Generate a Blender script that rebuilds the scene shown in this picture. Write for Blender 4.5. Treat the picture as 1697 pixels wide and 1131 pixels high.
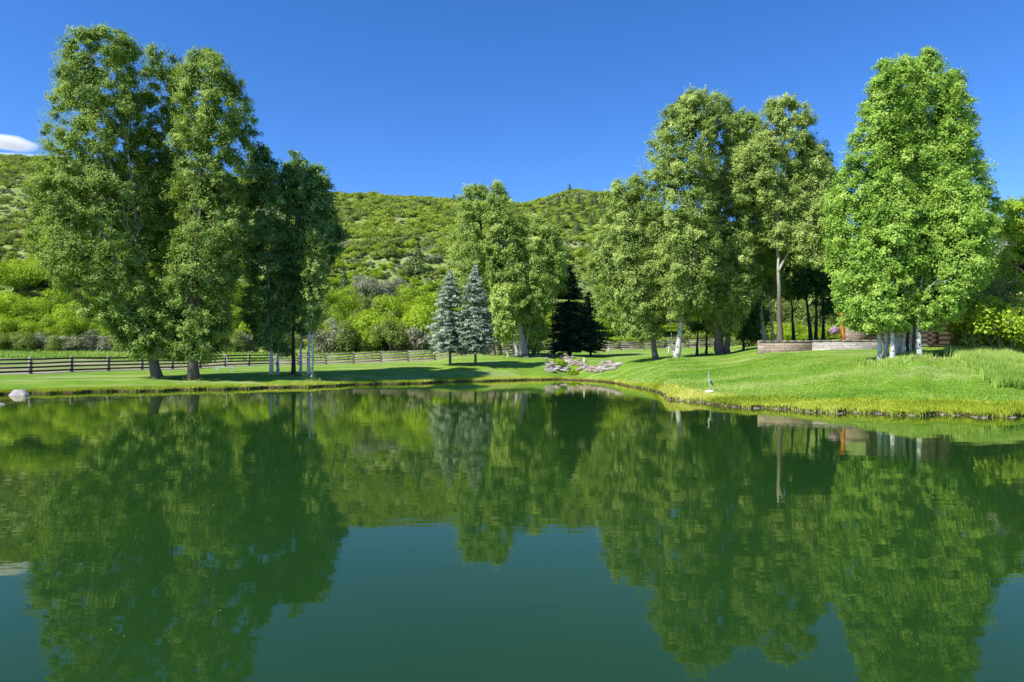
import bpy, math, random
import numpy as np
from mathutils import Vector
S = bpy.context.scene
for o in list(bpy.data.objects): bpy.data.objects.remove(o)

# ------------------------------------------------------------------ camera
F = 1131.33; CX = 848.5; HY = 587.0; CZ = 2.2      # pixel focal, centre column, horizon row, eye height
cam = bpy.data.cameras.new("camera"); co = bpy.data.objects.new("camera", cam); S.collection.objects.link(co)
cam.lens = 24; cam.sensor_width = 36; cam.clip_end = 20000; cam.clip_start = 0.1
cam.shift_y = 21.5/1697
co.location = (0, 0, CZ); co.rotation_euler = (math.pi/2, 0, 0)
S.camera = co

# ------------------------------------------------------------------ sky and sun
SUN_EL = math.radians(47); SUN_AZ = math.atan2(-0.84, -0.55)      # compass direction of the sun (x, y)
w = bpy.data.worlds.new("World"); S.world = w; w.use_nodes = True
nt = w.node_tree; nt.nodes.clear()
sky = nt.nodes.new('ShaderNodeTexSky'); sky.sky_type = 'NISHITA'; sky.sun_disc = False
sky.sun_elevation = SUN_EL; sky.sun_rotation = SUN_AZ
sky.altitude = 2300; sky.air_density = 1.0; sky.dust_density = 0.15; sky.ozone_density = 3.0
hs = nt.nodes.new('ShaderNodeHueSaturation'); hs.inputs['Saturation'].default_value = 1.27; hs.inputs['Value'].default_value = 1.0
bg = nt.nodes.new('ShaderNodeBackground'); bg.inputs[1].default_value = 0.137
wo = nt.nodes.new('ShaderNodeOutputWorld')
tn_ = nt.nodes.new('ShaderNodeMix'); tn_.data_type = 'RGBA'; tn_.blend_type = 'MULTIPLY'; tn_.inputs[0].default_value = 1; tn_.inputs[7].default_value = (.97, .915, 1.08, 1)
nt.links.new(sky.outputs[0], hs.inputs['Color']); nt.links.new(hs.outputs[0], tn_.inputs[6]); nt.links.new(tn_.outputs[2], bg.inputs[0]); nt.links.new(bg.outputs[0], wo.inputs[0])
sd = bpy.data.lights.new("sun", 'SUN'); so = bpy.data.objects.new("sun", sd); S.collection.objects.link(so)
sd.energy = 5.0; sd.angle = math.radians(0.5); sd.color = (1.0, 0.955, 0.87)
SD = Vector((math.sin(SUN_AZ)*math.cos(SUN_EL), math.cos(SUN_AZ)*math.cos(SUN_EL), math.sin(SUN_EL)))
so.rotation_euler = SD.to_track_quat('Z', 'Y').to_euler(); so.location = (0, 0, 60)
S.view_settings.view_transform = 'Standard'; S.view_settings.look = 'None'
S.view_settings.exposure = 0.64; S.view_settings.gamma = 1
S.cycles.max_bounces = 6; S.cycles.diffuse_bounces = 3; S.cycles.glossy_bounces = 3
S.cycles.transmission_bounces = 3; S.cycles.transparent_max_bounces = 4
S.cycles.use_denoising = True

# ------------------------------------------------------------------ helpers
def tag(o, label=None, cat=None, group=None, kind=None):
    if label: o['label'] = label
    if cat: o['category'] = cat
    if group: o['group'] = group
    if kind: o['kind'] = kind
    return o
def link(o, parent=None):
    S.collection.objects.link(o)
    if parent is not None: o.parent = parent
    return o
def empty(name, loc=(0, 0, 0)):
    o = bpy.data.objects.new(name, None); o.location = loc; o.empty_display_size = .3
    return link(o)

class MB:
    """collects triangles and quads"""
    def __init__(s): s.v = []; s.f = []; s.t = []; s.n = 0
    def add(s, V, Fc, tone=0.5):
        V = np.asarray(V, float).reshape(-1, 3); Fc = np.asarray(Fc, int)
        s.v.append(V); s.f.append(Fc + s.n); s.n += len(V)
        s.t.append(np.broadcast_to(np.asarray(tone, float), (len(V),)))
        return s
    def box(s, c, size, rz=0, tone=.5, top=1.0):
        hx, hy, hz = [q/2 for q in size]
        V = np.array([(x*(top if z > 0 else 1), y*(top if z > 0 else 1), z) for z in (-hz, hz) for x, y in ((-hx, -hy), (hx, -hy), (hx, hy), (-hx, hy))])
        c_, s_ = math.cos(rz), math.sin(rz)
        V = np.stack([V[:, 0]*c_-V[:, 1]*s_, V[:, 0]*s_+V[:, 1]*c_, V[:, 2]], 1) + np.array(c)
        return s.add(V, [(3, 2, 1, 0), (4, 5, 6, 7), (0, 1, 5, 4), (1, 2, 6, 5), (2, 3, 7, 6), (3, 0, 4, 7)], tone)
    def beam(s, a, b, wid, hei, tone=.5):
        a = np.array(a, float); b = np.array(b, float); d = b-a; L = np.linalg.norm(d); d /= L
        side = np.cross(d, (0, 0, 1)); side /= max(np.linalg.norm(side), 1e-6); up = np.cross(side, d)
        V = [p + side*sx*wid/2 + up*sz*hei/2 for p in (a, b) for sx, sz in ((-1, -1), (1, -1), (1, 1), (-1, 1))]
        return s.add(V, [(3, 2, 1, 0), (4, 5, 6, 7), (0, 1, 5, 4), (1, 2, 6, 5), (2, 3, 7, 6), (3, 0, 4, 7)], tone)
    def tube(s, P, R, n=7, tone=.5, sx=1.0):
        P = np.asarray(P, float); R = np.broadcast_to(np.asarray(R, float), (len(P),))
        T = np.gradient(P, axis=0); T /= np.linalg.norm(T, axis=1)[:, None] + 1e-9
        ref = np.array((0.13, 0.97, 0.2)) if abs(T[:, 1]).mean() < .8 else np.array((1., 0, 0))
        A = np.cross(T, ref); A /= np.linalg.norm(A, axis=1)[:, None] + 1e-9
        B = np.cross(T, A)
        th = np.arange(n)/n*2*math.pi
        V = P[:, None] + R[:, None, None]*(A[:, None]*np.cos(th)[None, :, None]*sx + B[:, None]*np.sin(th)[None, :, None])
        k = len(P)
        V = np.concatenate([V.reshape(-1, 3), P[:1], P[-1:]])
        i, j = np.meshgrid(np.arange(k-1), np.arange(n), indexing='ij'); j2 = (j+1) % n
        q = np.stack([i*n+j, i*n+j2, (i+1)*n+j2, (i+1)*n+j], -1).reshape(-1, 4)
        c0, c1 = k*n, k*n+1
        j = np.arange(n); j2 = (j+1) % n
        e0 = np.stack([j2, j, np.full(n, c0), np.full(n, c0)], -1); e1 = np.stack([(k-1)*n+j, (k-1)*n+j2, np.full(n, c1), np.full(n, c1)], -1)
        return s.add(V, np.concatenate([q, e0, e1]), tone)
    def leaves(s, C, N, L, asp, rng, tone):
        """one folded leaf-shaped face per centre"""
        n = len(C); N = N/(np.linalg.norm(N, axis=1)[:, None]+1e-9)
        r = rng.normal(size=(n, 3)); U = np.cross(N, r); U /= np.linalg.norm(U, axis=1)[:, None]+1e-9
        W = np.cross(N, U); L = np.broadcast_to(L, (n,))[:, None]
        V = np.stack([C+U*L*.5, C+W*L*asp*.5-N*L*.06, C-U*L*.5, C-W*L*asp*.5-N*L*.06], 1)
        s.v.append(V.reshape(-1, 3)); s.f.append(np.arange(n*4).reshape(n, 4)+s.n); s.n += n*4
        s.t.append(np.repeat(np.broadcast_to(tone, (n,)), 4))
    def build(s, name, mat, parent=None, smooth=False, vd=None):
        V = np.concatenate(s.v).astype(np.float32); T = np.concatenate(s.t).astype(np.float32)
        quads = []; loops = []; starts = []; tot = 0
        for f in s.f:
            if f.ndim == 2 and f.shape[1] == 4 and len(f):
                deg = f[:, 2] == f[:, 3]
                for arr in (f[~deg], f[deg][:, :3]):
                    if len(arr):
                        loops.append(arr.ravel()); k = arr.shape[1]
                        starts.append(tot + np.arange(len(arr))*k); tot += arr.size
            elif len(f):
                loops.append(f.ravel()); k = f.shape[1]; starts.append(tot+np.arange(len(f))*k); tot += f.size
        loops = np.concatenate(loops).astype(np.int32); starts = np.concatenate(starts).astype(np.int32)
        me = bpy.data.meshes.new(name)
        me.vertices.add(len(V)); me.vertices.foreach_set('co', V.ravel())
        me.loops.add(len(loops)); me.loops.foreach_set('vertex_index', loops)
        me.polygons.add(len(starts)); me.polygons.foreach_set('loop_start', starts)
        at = me.attributes.new('tone', 'FLOAT', 'POINT'); at.data.foreach_set('value', T)
        me.update(calc_edges=True)
        if smooth: me.polygons.foreach_set('use_smooth', np.ones(len(starts), bool))
        me.materials.append(mat)
        return link(bpy.data.objects.new(name, me), parent)

# ------------------------------------------------------------------ materials
def mat(name):
    m = bpy.data.materials.new(name); m.use_nodes = True; n = m.node_tree; n.nodes.clear()
    out = n.nodes.new('ShaderNodeOutputMaterial'); return m, n, out
def nd(n, typ, **kw):
    x = n.nodes.new(typ)
    for k, v in kw.items():
        if k.startswith('i_'):
            x.inputs[k[2:].replace('_', ' ')].default_value = v
        else: setattr(x, k, v)
    return x
def ramp(n, fac, stops, interp='LINEAR'):
    r = n.nodes.new('ShaderNodeValToRGB'); r.color_ramp.interpolation = interp
    while len(r.color_ramp.elements) < len(stops): r.color_ramp.elements.new(.5)
    for e, (p, c) in zip(r.color_ramp.elements, stops):
        e.position = p; e.color = (*c, 1)
    n.links.new(fac, r.inputs[0]); return r.outputs[0]
def noise(n, vec, scale, detail=4, rough=.55, dim='3D'):
    x = n.nodes.new('ShaderNodeTexNoise'); x.inputs['Scale'].default_value = scale; x.inputs['Detail'].default_value = detail
    x.inputs['Roughness'].default_value = rough
    if vec is not None: n.links.new(vec, x.inputs['Vector'])
    return x.outputs['Fac']
def mixc(n, fac, a, b, mode='MIX'):
    x = n.nodes.new('ShaderNodeMix'); x.data_type = 'RGBA'; x.blend_type = mode
    for inp, v in ((x.inputs[0], fac), (x.inputs[6], a), (x.inputs[7], b)):
        if hasattr(v, 'links') or hasattr(v, 'is_linked'): n.links.new(v, inp)
        elif isinstance(v, (int, float)): inp.default_value = v
        else: inp.default_value = (*v, 1)
    return x.outputs[2]
def mth(n, op, a, b=None, clamp=False):
    x = n.nodes.new('ShaderNodeMath'); x.operation = op; x.use_clamp = clamp
    for i, v in enumerate((a, b)):
        if v is None: continue
        if isinstance(v, (int, float)): x.inputs[i].default_value = v
        else: n.links.new(v, x.inputs[i])
    return x.outputs[0]
def bump(n, h, strength, dist=.05):
    b = n.nodes.new('ShaderNodeBump'); b.inputs['Strength'].default_value = strength; b.inputs['Distance'].default_value = dist
    n.links.new(h, b.inputs['Height']); return b.outputs[0]
def posn(n, scale=None):
    g = n.nodes.new('ShaderNodeNewGeometry')
    if scale is None: return g.outputs['Position']
    m = n.nodes.new('ShaderNodeMapping'); m.inputs['Scale'].default_value = scale
    n.links.new(g.outputs['Position'], m.inputs['Vector']); return m.outputs[0]

def leaf_mat(name, dark, mid, light, trans=.40, gloss=.018, tcol=None):
    m, n, out = mat(name)
    a = nd(n, 'ShaderNodeAttribute', attribute_name='tone')
    ns = noise(n, posn(n), .55, 2)
    t = mth(n, 'ADD', a.outputs['Fac'], mth(n, 'MULTIPLY', mth(n, 'SUBTRACT', ns, .5), .5), True)
    c = ramp(n, t, [(0, dark), (.5, mid), (1, light)])
    d = nd(n, 'ShaderNodeBsdfDiffuse'); n.links.new(c, d.inputs[0])
    tr = nd(n, 'ShaderNodeBsdfTranslucent')
    tc = mixc(n, 1.0, c, tcol or (1.25, 1.15, .5), 'MULTIPLY'); n.links.new(tc, tr.inputs[0])
    g = nd(n, 'ShaderNodeBsdfGlossy', i_Roughness=.55); g.inputs[0].default_value = (.9, .95, 1, 1)
    m1 = nd(n, 'ShaderNodeMixShader', i_Fac=trans); n.links.new(d.outputs[0], m1.inputs[1]); n.links.new(tr.outputs[0], m1.inputs[2])
    m2 = nd(n, 'ShaderNodeMixShader', i_Fac=gloss); n.links.new(m1.outputs[0], m2.inputs[1]); n.links.new(g.outputs[0], m2.inputs[2])
    n.links.new(m2.outputs[0], out.inputs[0]); return m
def surf(name, stops, scale=(1, 1, 1), ns=4, detail=5, rough=.85, bmp=.5, bdist=.03, usetone=False, spec=.3):
    m, n, out = mat(name); p = posn(n, scale); f = noise(n, p, ns, detail, .6)
    h = f
    if usetone:
        a = nd(n, 'ShaderNodeAttribute', attribute_name='tone')
        f = mth(n, 'ADD', mth(n, 'MULTIPLY', mth(n, 'SUBTRACT', f, .5), .9), a.outputs['Fac'], True)
    c = ramp(n, f, stops)
    b = nd(n, 'ShaderNodeBsdfPrincipled', i_Roughness=rough); b.inputs['Specular IOR Level'].default_value = spec
    n.links.new(c, b.inputs['Base Color']); n.links.new(bump(n, h, bmp, bdist), b.inputs['Normal'])
    n.links.new(b.outputs[0], out.inputs[0]); return m

M = {}
M['cottonwood'] = leaf_mat('cottonwood_leaf', (.080, .155, .020), (.235, .365, .055), (.47, .58, .15))
M['cottonwood_pale'] = leaf_mat('pale_cottonwood_leaf', (.105, .175, .025), (.30, .42, .080), (.56, .65, .21))
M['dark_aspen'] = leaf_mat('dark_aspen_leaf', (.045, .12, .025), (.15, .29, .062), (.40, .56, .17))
M['aspen'] = leaf_mat('aspen_leaf', (.10, .22, .018), (.29, .48, .055), (.54, .69, .16))
M['center'] = leaf_mat('willow_leaf', (.10, .175, .025), (.29, .42, .072), (.54, .65, .18))
M['shrub_green'] = leaf_mat('scrub_oak_leaf', (.11, .20, .006), (.29, .44, .018), (.50, .62, .05))
M['hill_oak'] = leaf_mat('hill_oak_leaf', (.13, .185, .015), (.30, .395, .040), (.49, .57, .10))
M['shrub_olive'] = leaf_mat('olive_shrub_leaf', (.09, .145, .022), (.20, .275, .050), (.35, .42, .10))
M['shrub_grey'] = leaf_mat('sage_leaf', (.12, .15, .07), (.26, .285, .16), (.42, .44, .30), trans=.15)
M['spruce'] = leaf_mat('blue_spruce_needles', (.050, .085, .050), (.22, .30, .20), (.52, .62, .46), trans=.08, tcol=(1, 1, .9))
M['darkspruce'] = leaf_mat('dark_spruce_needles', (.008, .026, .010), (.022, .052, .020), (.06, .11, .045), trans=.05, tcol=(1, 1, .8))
M['juniper'] = leaf_mat('juniper_needles', (.035, .07, .018), (.09, .15, .035), (.18, .25, .06), trans=.1)
M['grassblade'] = leaf_mat('bank_grass', (.20, .28, .014), (.42, .51, .030), (.68, .67, .18), trans=.3)
M['tallgrass'] = leaf_mat('tall_grass', (.16, .30, .035), (.29, .45, .07), (.46, .58, .15), trans=.3)
M['lawnblade'] = leaf_mat('lawn_blade', (.13, .28, .020), (.26, .43, .038), (.44, .53, .15), trans=.3)
M['litter'] = leaf_mat('leaf_litter', (.07, .05, .03), (.17, .13, .07), (.34, .27, .14), trans=.1)
M['flower'] = leaf_mat('purple_flower', (.25, .10, .25), (.45, .25, .42), (.7, .5, .65), trans=.2)
M['bark'] = surf('cottonwood_bark', [(0, (.035, .03, .026)), (.45, (.115, .10, .088)), (1, (.33, .30, .27))], (9, 9, 1.2), 3, 6, .9, .9, .05)
M['bark_pale'] = surf('pale_cottonwood_bark', [(0, (.12, .10, .085)), (.45, (.36, .33, .29)), (1, (.60, .57, .52))], (5, 5, 1.5), 2, 5, .9, .7, .04)
M['bark_white'] = surf('aspen_bark', [(0, (.03, .03, .028)), (.36, (.05, .05, .045)), (.45, (.44, .45, .42)), (1, (.68, .69, .65))], (2.2, 2.2, 3.2), 1.8, 5, .75, .3, .01)
M['bark_old'] = None
M['bark_dark'] = surf('dark_bark', [(0, (.015, .013, .011)), (1, (.075, .065, .055))], (9, 9, 1.2), 3, 5, .9, .7, .04)
def old_bark():
    m, n, out = mat('old_cottonwood_bark'); f = noise(n, posn(n, (8, 8, 1.2)), 3, 6, .6)
    c1 = ramp(n, f, [(0, (.035, .028, .022)), (.5, (.12, .10, .085)), (1, (.30, .27, .24))])
    c2 = ramp(n, noise(n, posn(n, (4, 4, 1.6)), 2, 5), [(.3, (.14, .12, .10)), (.5, (.42, .39, .34)), (1, (.66, .63, .57))])
    tc = nd(n, 'ShaderNodeTexCoord'); sx = nd(n, 'ShaderNodeSeparateXYZ'); n.links.new(tc.outputs['Object'], sx.inputs[0])
    h = mth(n, 'ADD', mth(n, 'MULTIPLY', sx.outputs[2], .1), mth(n, 'MULTIPLY', f, .4))
    c = mixc(n, ramp(n, h, [(.6, (0, 0, 0)), (.85, (1, 1, 1))]), c1, c2)
    b = nd(n, 'ShaderNodeBsdfPrincipled', i_Roughness=.9); n.links.new(c, b.inputs['Base Color']); n.links.new(bump(n, f, .9, .05), b.inputs['Normal'])
    n.links.new(b.outputs[0], out.inputs[0]); return m
M['bark_old'] = old_bark()
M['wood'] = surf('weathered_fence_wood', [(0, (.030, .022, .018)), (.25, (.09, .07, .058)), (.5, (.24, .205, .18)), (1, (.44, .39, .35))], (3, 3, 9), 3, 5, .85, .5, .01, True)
M['rock'] = surf('grey_rock', [(0, (.10, .085, .08)), (.5, (.30, .265, .25)), (1, (.55, .50, .48))], (1, 1, 1), 5, 6, .9, .8, .03, True)
M['redrock'] = surf('reddish_rock', [(0, (.08, .06, .05)), (.5, (.25, .20, .17)), (1, (.48, .43, .38))], (1, 1, 1), 5, 6, .9, .8, .03, True)
M['bronze'] = surf('weathered_bronze', [(0, (.12, .14, .13)), (.5, (.32, .37, .34)), (1, (.58, .62, .58))], (1, 1, 1), 9, 4, .55, .3, .01)
M['bronze_dark'] = surf('dark_bronze', [(0, (.012, .013, .014)), (1, (.04, .045, .045))], (1, 1, 1), 9, 4, .5, .3, .01)
M['white'] = surf('white_paint', [(0, (.62, .60, .55)), (1, (.80, .79, .75))], (1, 1, 1), 9, 4, .5, .2, .005)
M['metal'] = surf('galvanised_metal', [(0, (.35, .36, .36)), (1, (.60, .60, .60))], (1, 1, 1), 9, 4, .4, .2, .005)
M['orange'] = surf('stained_log', [(0, (.28, .085, .015)), (.5, (.50, .17, .03)), (1, (.62, .26, .06))], (6, 6, 1), 4, 5, .6, .3, .01)
M['darklog'] = surf('dark_log', [(0, (.018, .013, .010)), (1, (.060, .040, .030))], (1, 6, 6), 4, 5, .75, .4, .01)
M['chink'] = surf('pale_chinking', [(0, (.35, .32, .27)), (1, (.50, .46, .40))], (1, 1, 1), 6, 4, .9, .3, .01)
M['roof'] = surf('grey_shingles', [(0, (.14, .14, .14)), (1, (.36, .36, .36))], (3, 3, 3), 5, 5, .9, .6, .03)
M['metalrail'] = surf('dark_iron', [(0, (.02, .02, .02)), (1, (.06, .055, .05))], (1, 1, 1), 6, 3, .5, .2, .01)

def glass_mat():
    m, n, out = mat('window_glass'); b = nd(n, 'ShaderNodeBsdfPrincipled', i_Roughness=.05)
    b.inputs['Base Color'].default_value = (.06, .08, .1, 1); b.inputs['Specular IOR Level'].default_value = .9
    n.links.new(b.outputs[0], out.inputs[0]); return m
M['glass'] = glass_mat()

def stone_wall_mat(name, c1, c2, c3, sx=1.0):
    m, n, out = mat(name)
    P = posn(n); sx_ = nd(n, 'ShaderNodeSeparateXYZ'); n.links.new(P, sx_.inputs[0])
    cb_ = nd(n, 'ShaderNodeCombineXYZ'); n.links.new(mth(n, 'ADD', sx_.outputs[0], sx_.outputs[1]), cb_.inputs[0])
    n.links.new(mth(n, 'ADD', sx_.outputs[2], mth(n, 'MULTIPLY', noise(n, P, .8, 2), .06)), cb_.inputs[1])
    br = nd(n, 'ShaderNodeTexBrick', offset=.43, squash=.7, squash_frequency=3); n.links.new(cb_.outputs[0], br.inputs[0])
    br.inputs['Scale'].default_value = 1; br.inputs['Brick Width'].default_value = .85; br.inputs['Row Height'].default_value = .19; br.inputs['Mortar Size'].default_value = .012
    br.inputs['Color1'].default_value = (*c1, 1); br.inputs['Color2'].default_value = (*c3, 1); br.inputs['Mortar'].default_value = (.13, .11, .09, 1); br.inputs['Mortar Smooth'].default_value = .3
    f = noise(n, P, 7, 5, .7)
    c = mixc(n, mth(n, 'MULTIPLY', f, .5), br.outputs['Color'], c2)
    c = mixc(n, 1.0, c, ramp(n, f, [(.3, (.6, .6, .6)), (.7, (1.15, 1.12, 1.1))]), 'MULTIPLY')
    b = nd(n, 'ShaderNodeBsdfPrincipled', i_Roughness=.9); n.links.new(c, b.inputs['Base Color'])
    n.links.new(bump(n, mth(n, 'SUBTRACT', f, br.outputs['Fac']), .8, .04), b.inputs['Normal']); n.links.new(b.outputs[0], out.inputs[0]); return m
M['stonewall'] = stone_wall_mat('sandstone_wall', (.24, .185, .135), (.32, .26, .20), (.44, .37, .29))
M['greystone'] = stone_wall_mat('grey_stone_wall', (.30, .28, .25), (.44, .40, .36), (.55, .52, .48))

def lawn_mat():
    m, n, out = mat('lawn_grass'); P = posn(n)
    big = noise(n, P, .16, 4, .6); med = noise(n, posn(n, (.35, 1.2, 1)), 1.0, 4, .6); fine = noise(n, P, 9, 6, .75); vf = noise(n, P, 45, 3, .7)
    c = ramp(n, big, [(.25, (.13, .27, .016)), (.45, (.20, .36, .022)), (.6, (.27, .41, .042)), (.8, (.35, .43, .11))])
    c = mixc(n, mth(n, 'MULTIPLY', ramp(n, med, [(.45, (0, 0, 0)), (.7, (1, 1, 1))]), .55), c, (.13, .30, .035))
    c = mixc(n, mth(n, 'MULTIPLY', ramp(n, fine, [(.5, (0, 0, 0)), (.75, (1, 1, 1))]), .55), c, (.33, .42, .07))
    c = mixc(n, mth(n, 'MULTIPLY', ramp(n, vf, [(.42, (1, 1, 1)), (.6, (0, 0, 0))]), .45), c, (.055, .14, .010))
    str_ = noise(n, posn(n, (.10, .55, 1)), 1.0, 5, .65)
    c = mixc(n, mth(n, 'MULTIPLY', ramp(n, str_, [(.48, (0, 0, 0)), (.62, (1, 1, 1))]), .75), c, (.38, .43, .16))
    c = mixc(n, mth(n, 'MULTIPLY', ramp(n, noise(n, posn(n, (.5, .9, 1)), .8, 5, .7), [(.5, (0, 0, 0)), (.72, (1, 1, 1))]), .6), c, (.09, .21, .03))
    # pasture: paler and drier, mapped by the ground's own attribute
    a = nd(n, 'ShaderNodeAttribute', attribute_name='tone')
    pz = noise(n, posn(n, (.6, 1, 1)), .22, 5, .65)
    dry = ramp(n, pz, [(.36, (.17, .27, .07)), (.5, (.28, .32, .12)), (.60, (.45, .36, .25)), (.7, (.30, .31, .14))])
    dry = mixc(n, mth(n, 'MULTIPLY', vf, .4), dry, (.12, .17, .03))
    c = mixc(n, ramp(n, a.outputs['Fac'], [(.1, (0, 0, 0)), (.9, (1, 1, 1))]), c, dry)
    g = nd(n, 'ShaderNodeNewGeometry'); sx = nd(n, 'ShaderNodeSeparateXYZ'); n.links.new(g.outputs['True Normal'], sx.inputs[0])
    steep = ramp(n, sx.outputs[2], [(.35, (1, 1, 1)), (.6, (0, 0, 0))])
    pp = nd(n, 'ShaderNodeSeparateXYZ'); n.links.new(P, pp.inputs[0])
    low = mth(n, 'LESS_THAN', pp.outputs[2], .10)
    c = mixc(n, mth(n, 'MAXIMUM', steep, low), c, (.075, .055, .035))
    d = nd(n, 'ShaderNodeBsdfPrincipled', i_Roughness=.95); d.inputs['Specular IOR Level'].default_value = .1
    n.links.new(c, d.inputs['Base Color'])
    n.links.new(bump(n, mth(n, 'ADD', fine, vf), .8, .07), d.inputs['Normal'])
    n.links.new(d.outputs[0], out.inputs[0]); return m
M['lawn'] = lawn_mat()
def hill_mat():
    m, n, out = mat('hill_soil'); P = posn(n)
    a = noise(n, P, .05, 5, .6); b = noise(n, P, .6, 5, .7)
    c = ramp(n, a, [(.3, (.17, .25, .03)), (.5, (.22, .29, .06)), (.72, (.30, .32, .14))])
    c = mixc(n, ramp(n, b, [(.42, (0, 0, 0)), (.6, (1, 1, 1))]), c, (.11, .17, .03))
    d = nd(n, 'ShaderNodeBsdfPrincipled', i_Roughness=.95); n.links.new(c, d.inputs['Base Color'])
    n.links.new(bump(n, b, 1, .5), d.inputs['Normal']); n.links.new(d.outputs[0], out.inputs[0]); return m
M['hill'] = hill_mat()
M['gravel'] = surf('gravel', [(0, (.16, .14, .12)), (.5, (.32, .29, .26)), (1, (.48, .45, .41))], (1, 1, 1), 14, 6, .95, .8, .03)
def water_mat():
    m, n, out = mat('pond_water')
    P = posn(n)
    mpa = posn(n, (.8, 2.6, 1)); mpb = posn(n, (2.4, 8.0, 1)); 
    a = noise(n, mpa, 1.0, 2, .5); b = noise(n, mpb, 1.0, 3, .6)
    area = ramp(n, noise(n, posn(n, (.5, 1, 1)), .09, 2), [(.38, (.25, .25, .25)), (.62, (1, 1, 1))])
    h = mth(n, 'ADD', mth(n, 'MULTIPLY', a, 1.0), mth(n, 'MULTIPLY', mth(n, 'MULTIPLY', b, .35), area))
    bp = bump(n, h, 1.0, .0016)
    body = mixc(n, ramp(n, noise(n, P, .12, 3), [(.35, (0, 0, 0)), (.7, (1, 1, 1))]), (.010, .038, .009), (.016, .048, .008))
    d = nd(n, 'ShaderNodeBsdfDiffuse'); n.links.new(body, d.inputs[0])
    g = nd(n, 'ShaderNodeBsdfGlossy', i_Roughness=.012); n.links.new(bp, g.inputs['Normal'])
    g.inputs[0].default_value = (1, 1, .74, 1)
    fr = nd(n, 'ShaderNodeFresnel', i_IOR=1.333); n.links.new(bp, fr.inputs['Normal'])
    mx = nd(n, 'ShaderNodeMixShader'); n.links.new(fr.outputs[0], mx.inputs[0]); n.links.new(d.outputs[0], mx.inputs[1]); n.links.new(g.outputs[0], mx.inputs[2])
    n.links.new(mx.outputs[0], out.inputs[0]); return m
M['water'] = water_mat()

# ------------------------------------------------------------------ terrain
def w2(px, py, d): return np.array(((px-CX)/F*d, d, CZ-(py-HY)/F*d))
SH = np.array([(-3000, 32), (-900, 34), (0, 36.6), (130, 38.9), (280, 40.8), (400, 43), (500, 45.2), (580, 47.9), (640, 49.8), (700, 50.8), (760, 54), (850, 56.5),
      (930, 59), (955, 57.5), (1000, 54), (1040, 47), (1070, 43), (1095, 39), (1108, 32.8), (1180, 29.7), (1250, 27.7), (1350, 25.9), (1450, 24.9), (1600, 24.2), (1697, 23.7), (2400, 21), (4000, 18)], float)
FAR = 110.0
PROF = {  # absolute (distance, height) along each column of the land
 -900: [(45, .5), (58, .65), (95, 1.9), (110, 2.9)],
 0: [(45, .45), (55, .62), (62, .7), (95, 1.9), (110, 2.8)],
 262: [(46, .55), (53, .66), (70, .70), (90, 1.5), (110, 2.6)],
 500: [(50, .62), (60, .82), (82, .90), (110, 2.4)],
 700: [(56, .55), (62, 1.1), (84, 1.35), (110, 2.7)],
 770: [(58, .75), (62, 1.30), (76, 1.8), (110, 3.0)],
 860: [(61, .8), (66, 1.45), (76, 2.1), (110, 3.0)],
 900: [(62, .7), (66, 1.4), (76, 2.05), (110, 3.0)],
 945: [(62, .5), (68, 1.15), (76, 1.95), (88, 2.1), (110, 3.0)],
 1000: [(58, .5), (64, .95), (70, 1.4), (80, 1.9), (110, 3.0)],
 1060: [(50, .7), (58, 1.45), (66, 1.8), (85, 2.15), (110, 3.1)],
 1100: [(38, .55), (48, 1.15), (58, 1.8), (80, 2.2), (110, 3.2)],
 1180: [(33, .40), (45, 1.35), (58, 2.05), (75, 2.4), (110, 3.4)],
 1300: [(32, .58), (42, 1.65), (51, 2.38), (54, 2.75), (62, 3.0), (110, 4.2)],
 1440: [(30, .65), (37, 1.75), (48, 2.45), (54, 2.8), (62, 3.2), (110, 5.5)],
 1530: [(29, .62), (35, 1.9), (39, 2.25), (50, 2.7), (62, 3.2), (110, 6)],
 1697: [(28, .60), (33, 1.35), (37, 2.2), (50, 3.2), (62, 3.6), (110, 7)],
 2600: [(28, .60), (33, 1.6), (37, 2.4), (50, 3.4), (62, 3.8), (110, 8)],
}
PK = sorted(PROF)
RIDGE = np.array([(-3000, 300), (-900, 270), (0, 270), (80, 272), (200, 285), (350, 300), (560, 330), (700, 334), (760, 338), (830, 345), (880, 344), (925, 332), (960, 327), (1000, 332), (1060, 350), (1300, 395), (1697, 420), (4000, 450)], float)
RD = np.array([(-3000, 330), (0, 330), (560, 300), (830, 310), (870, 350), (960, 350), (1697, 330), (4000, 330)], float)
def sstep(t): t = np.clip(t, 0, 1); return t*t*(3-2*t)
def vnoise(x, y, seed=0):
    xi = np.floor(x).astype(np.int64); yi = np.floor(y).astype(np.int64); fx = sstep(x-xi); fy = sstep(y-yi)
    def h(a, b):
        n = (a*374761393 + b*668265263 + seed*974711) & 0x7fffffff
        n = ((n ^ (n >> 13))*1274126177) & 0x7fffffff
        return ((n ^ (n >> 16)) & 0xffff)/65535.0
    return (h(xi, yi)*(1-fx)+h(xi+1, yi)*fx)*(1-fy)+(h(xi, yi+1)*(1-fx)+h(xi+1, yi+1)*fx)*fy
def fbm(x, y, seed=0, o=4):
    r = 0; a = .5
    for i in range(o): r = r + a*(vnoise(x*2**i, y*2**i, seed+i)-.5); a *= .5
    return r
def shore(px):
    return np.interp(px, SH[:, 0], SH[:, 1]) + .35*np.sin(px*.045)+.22*np.sin(px*.13+1)
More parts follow.
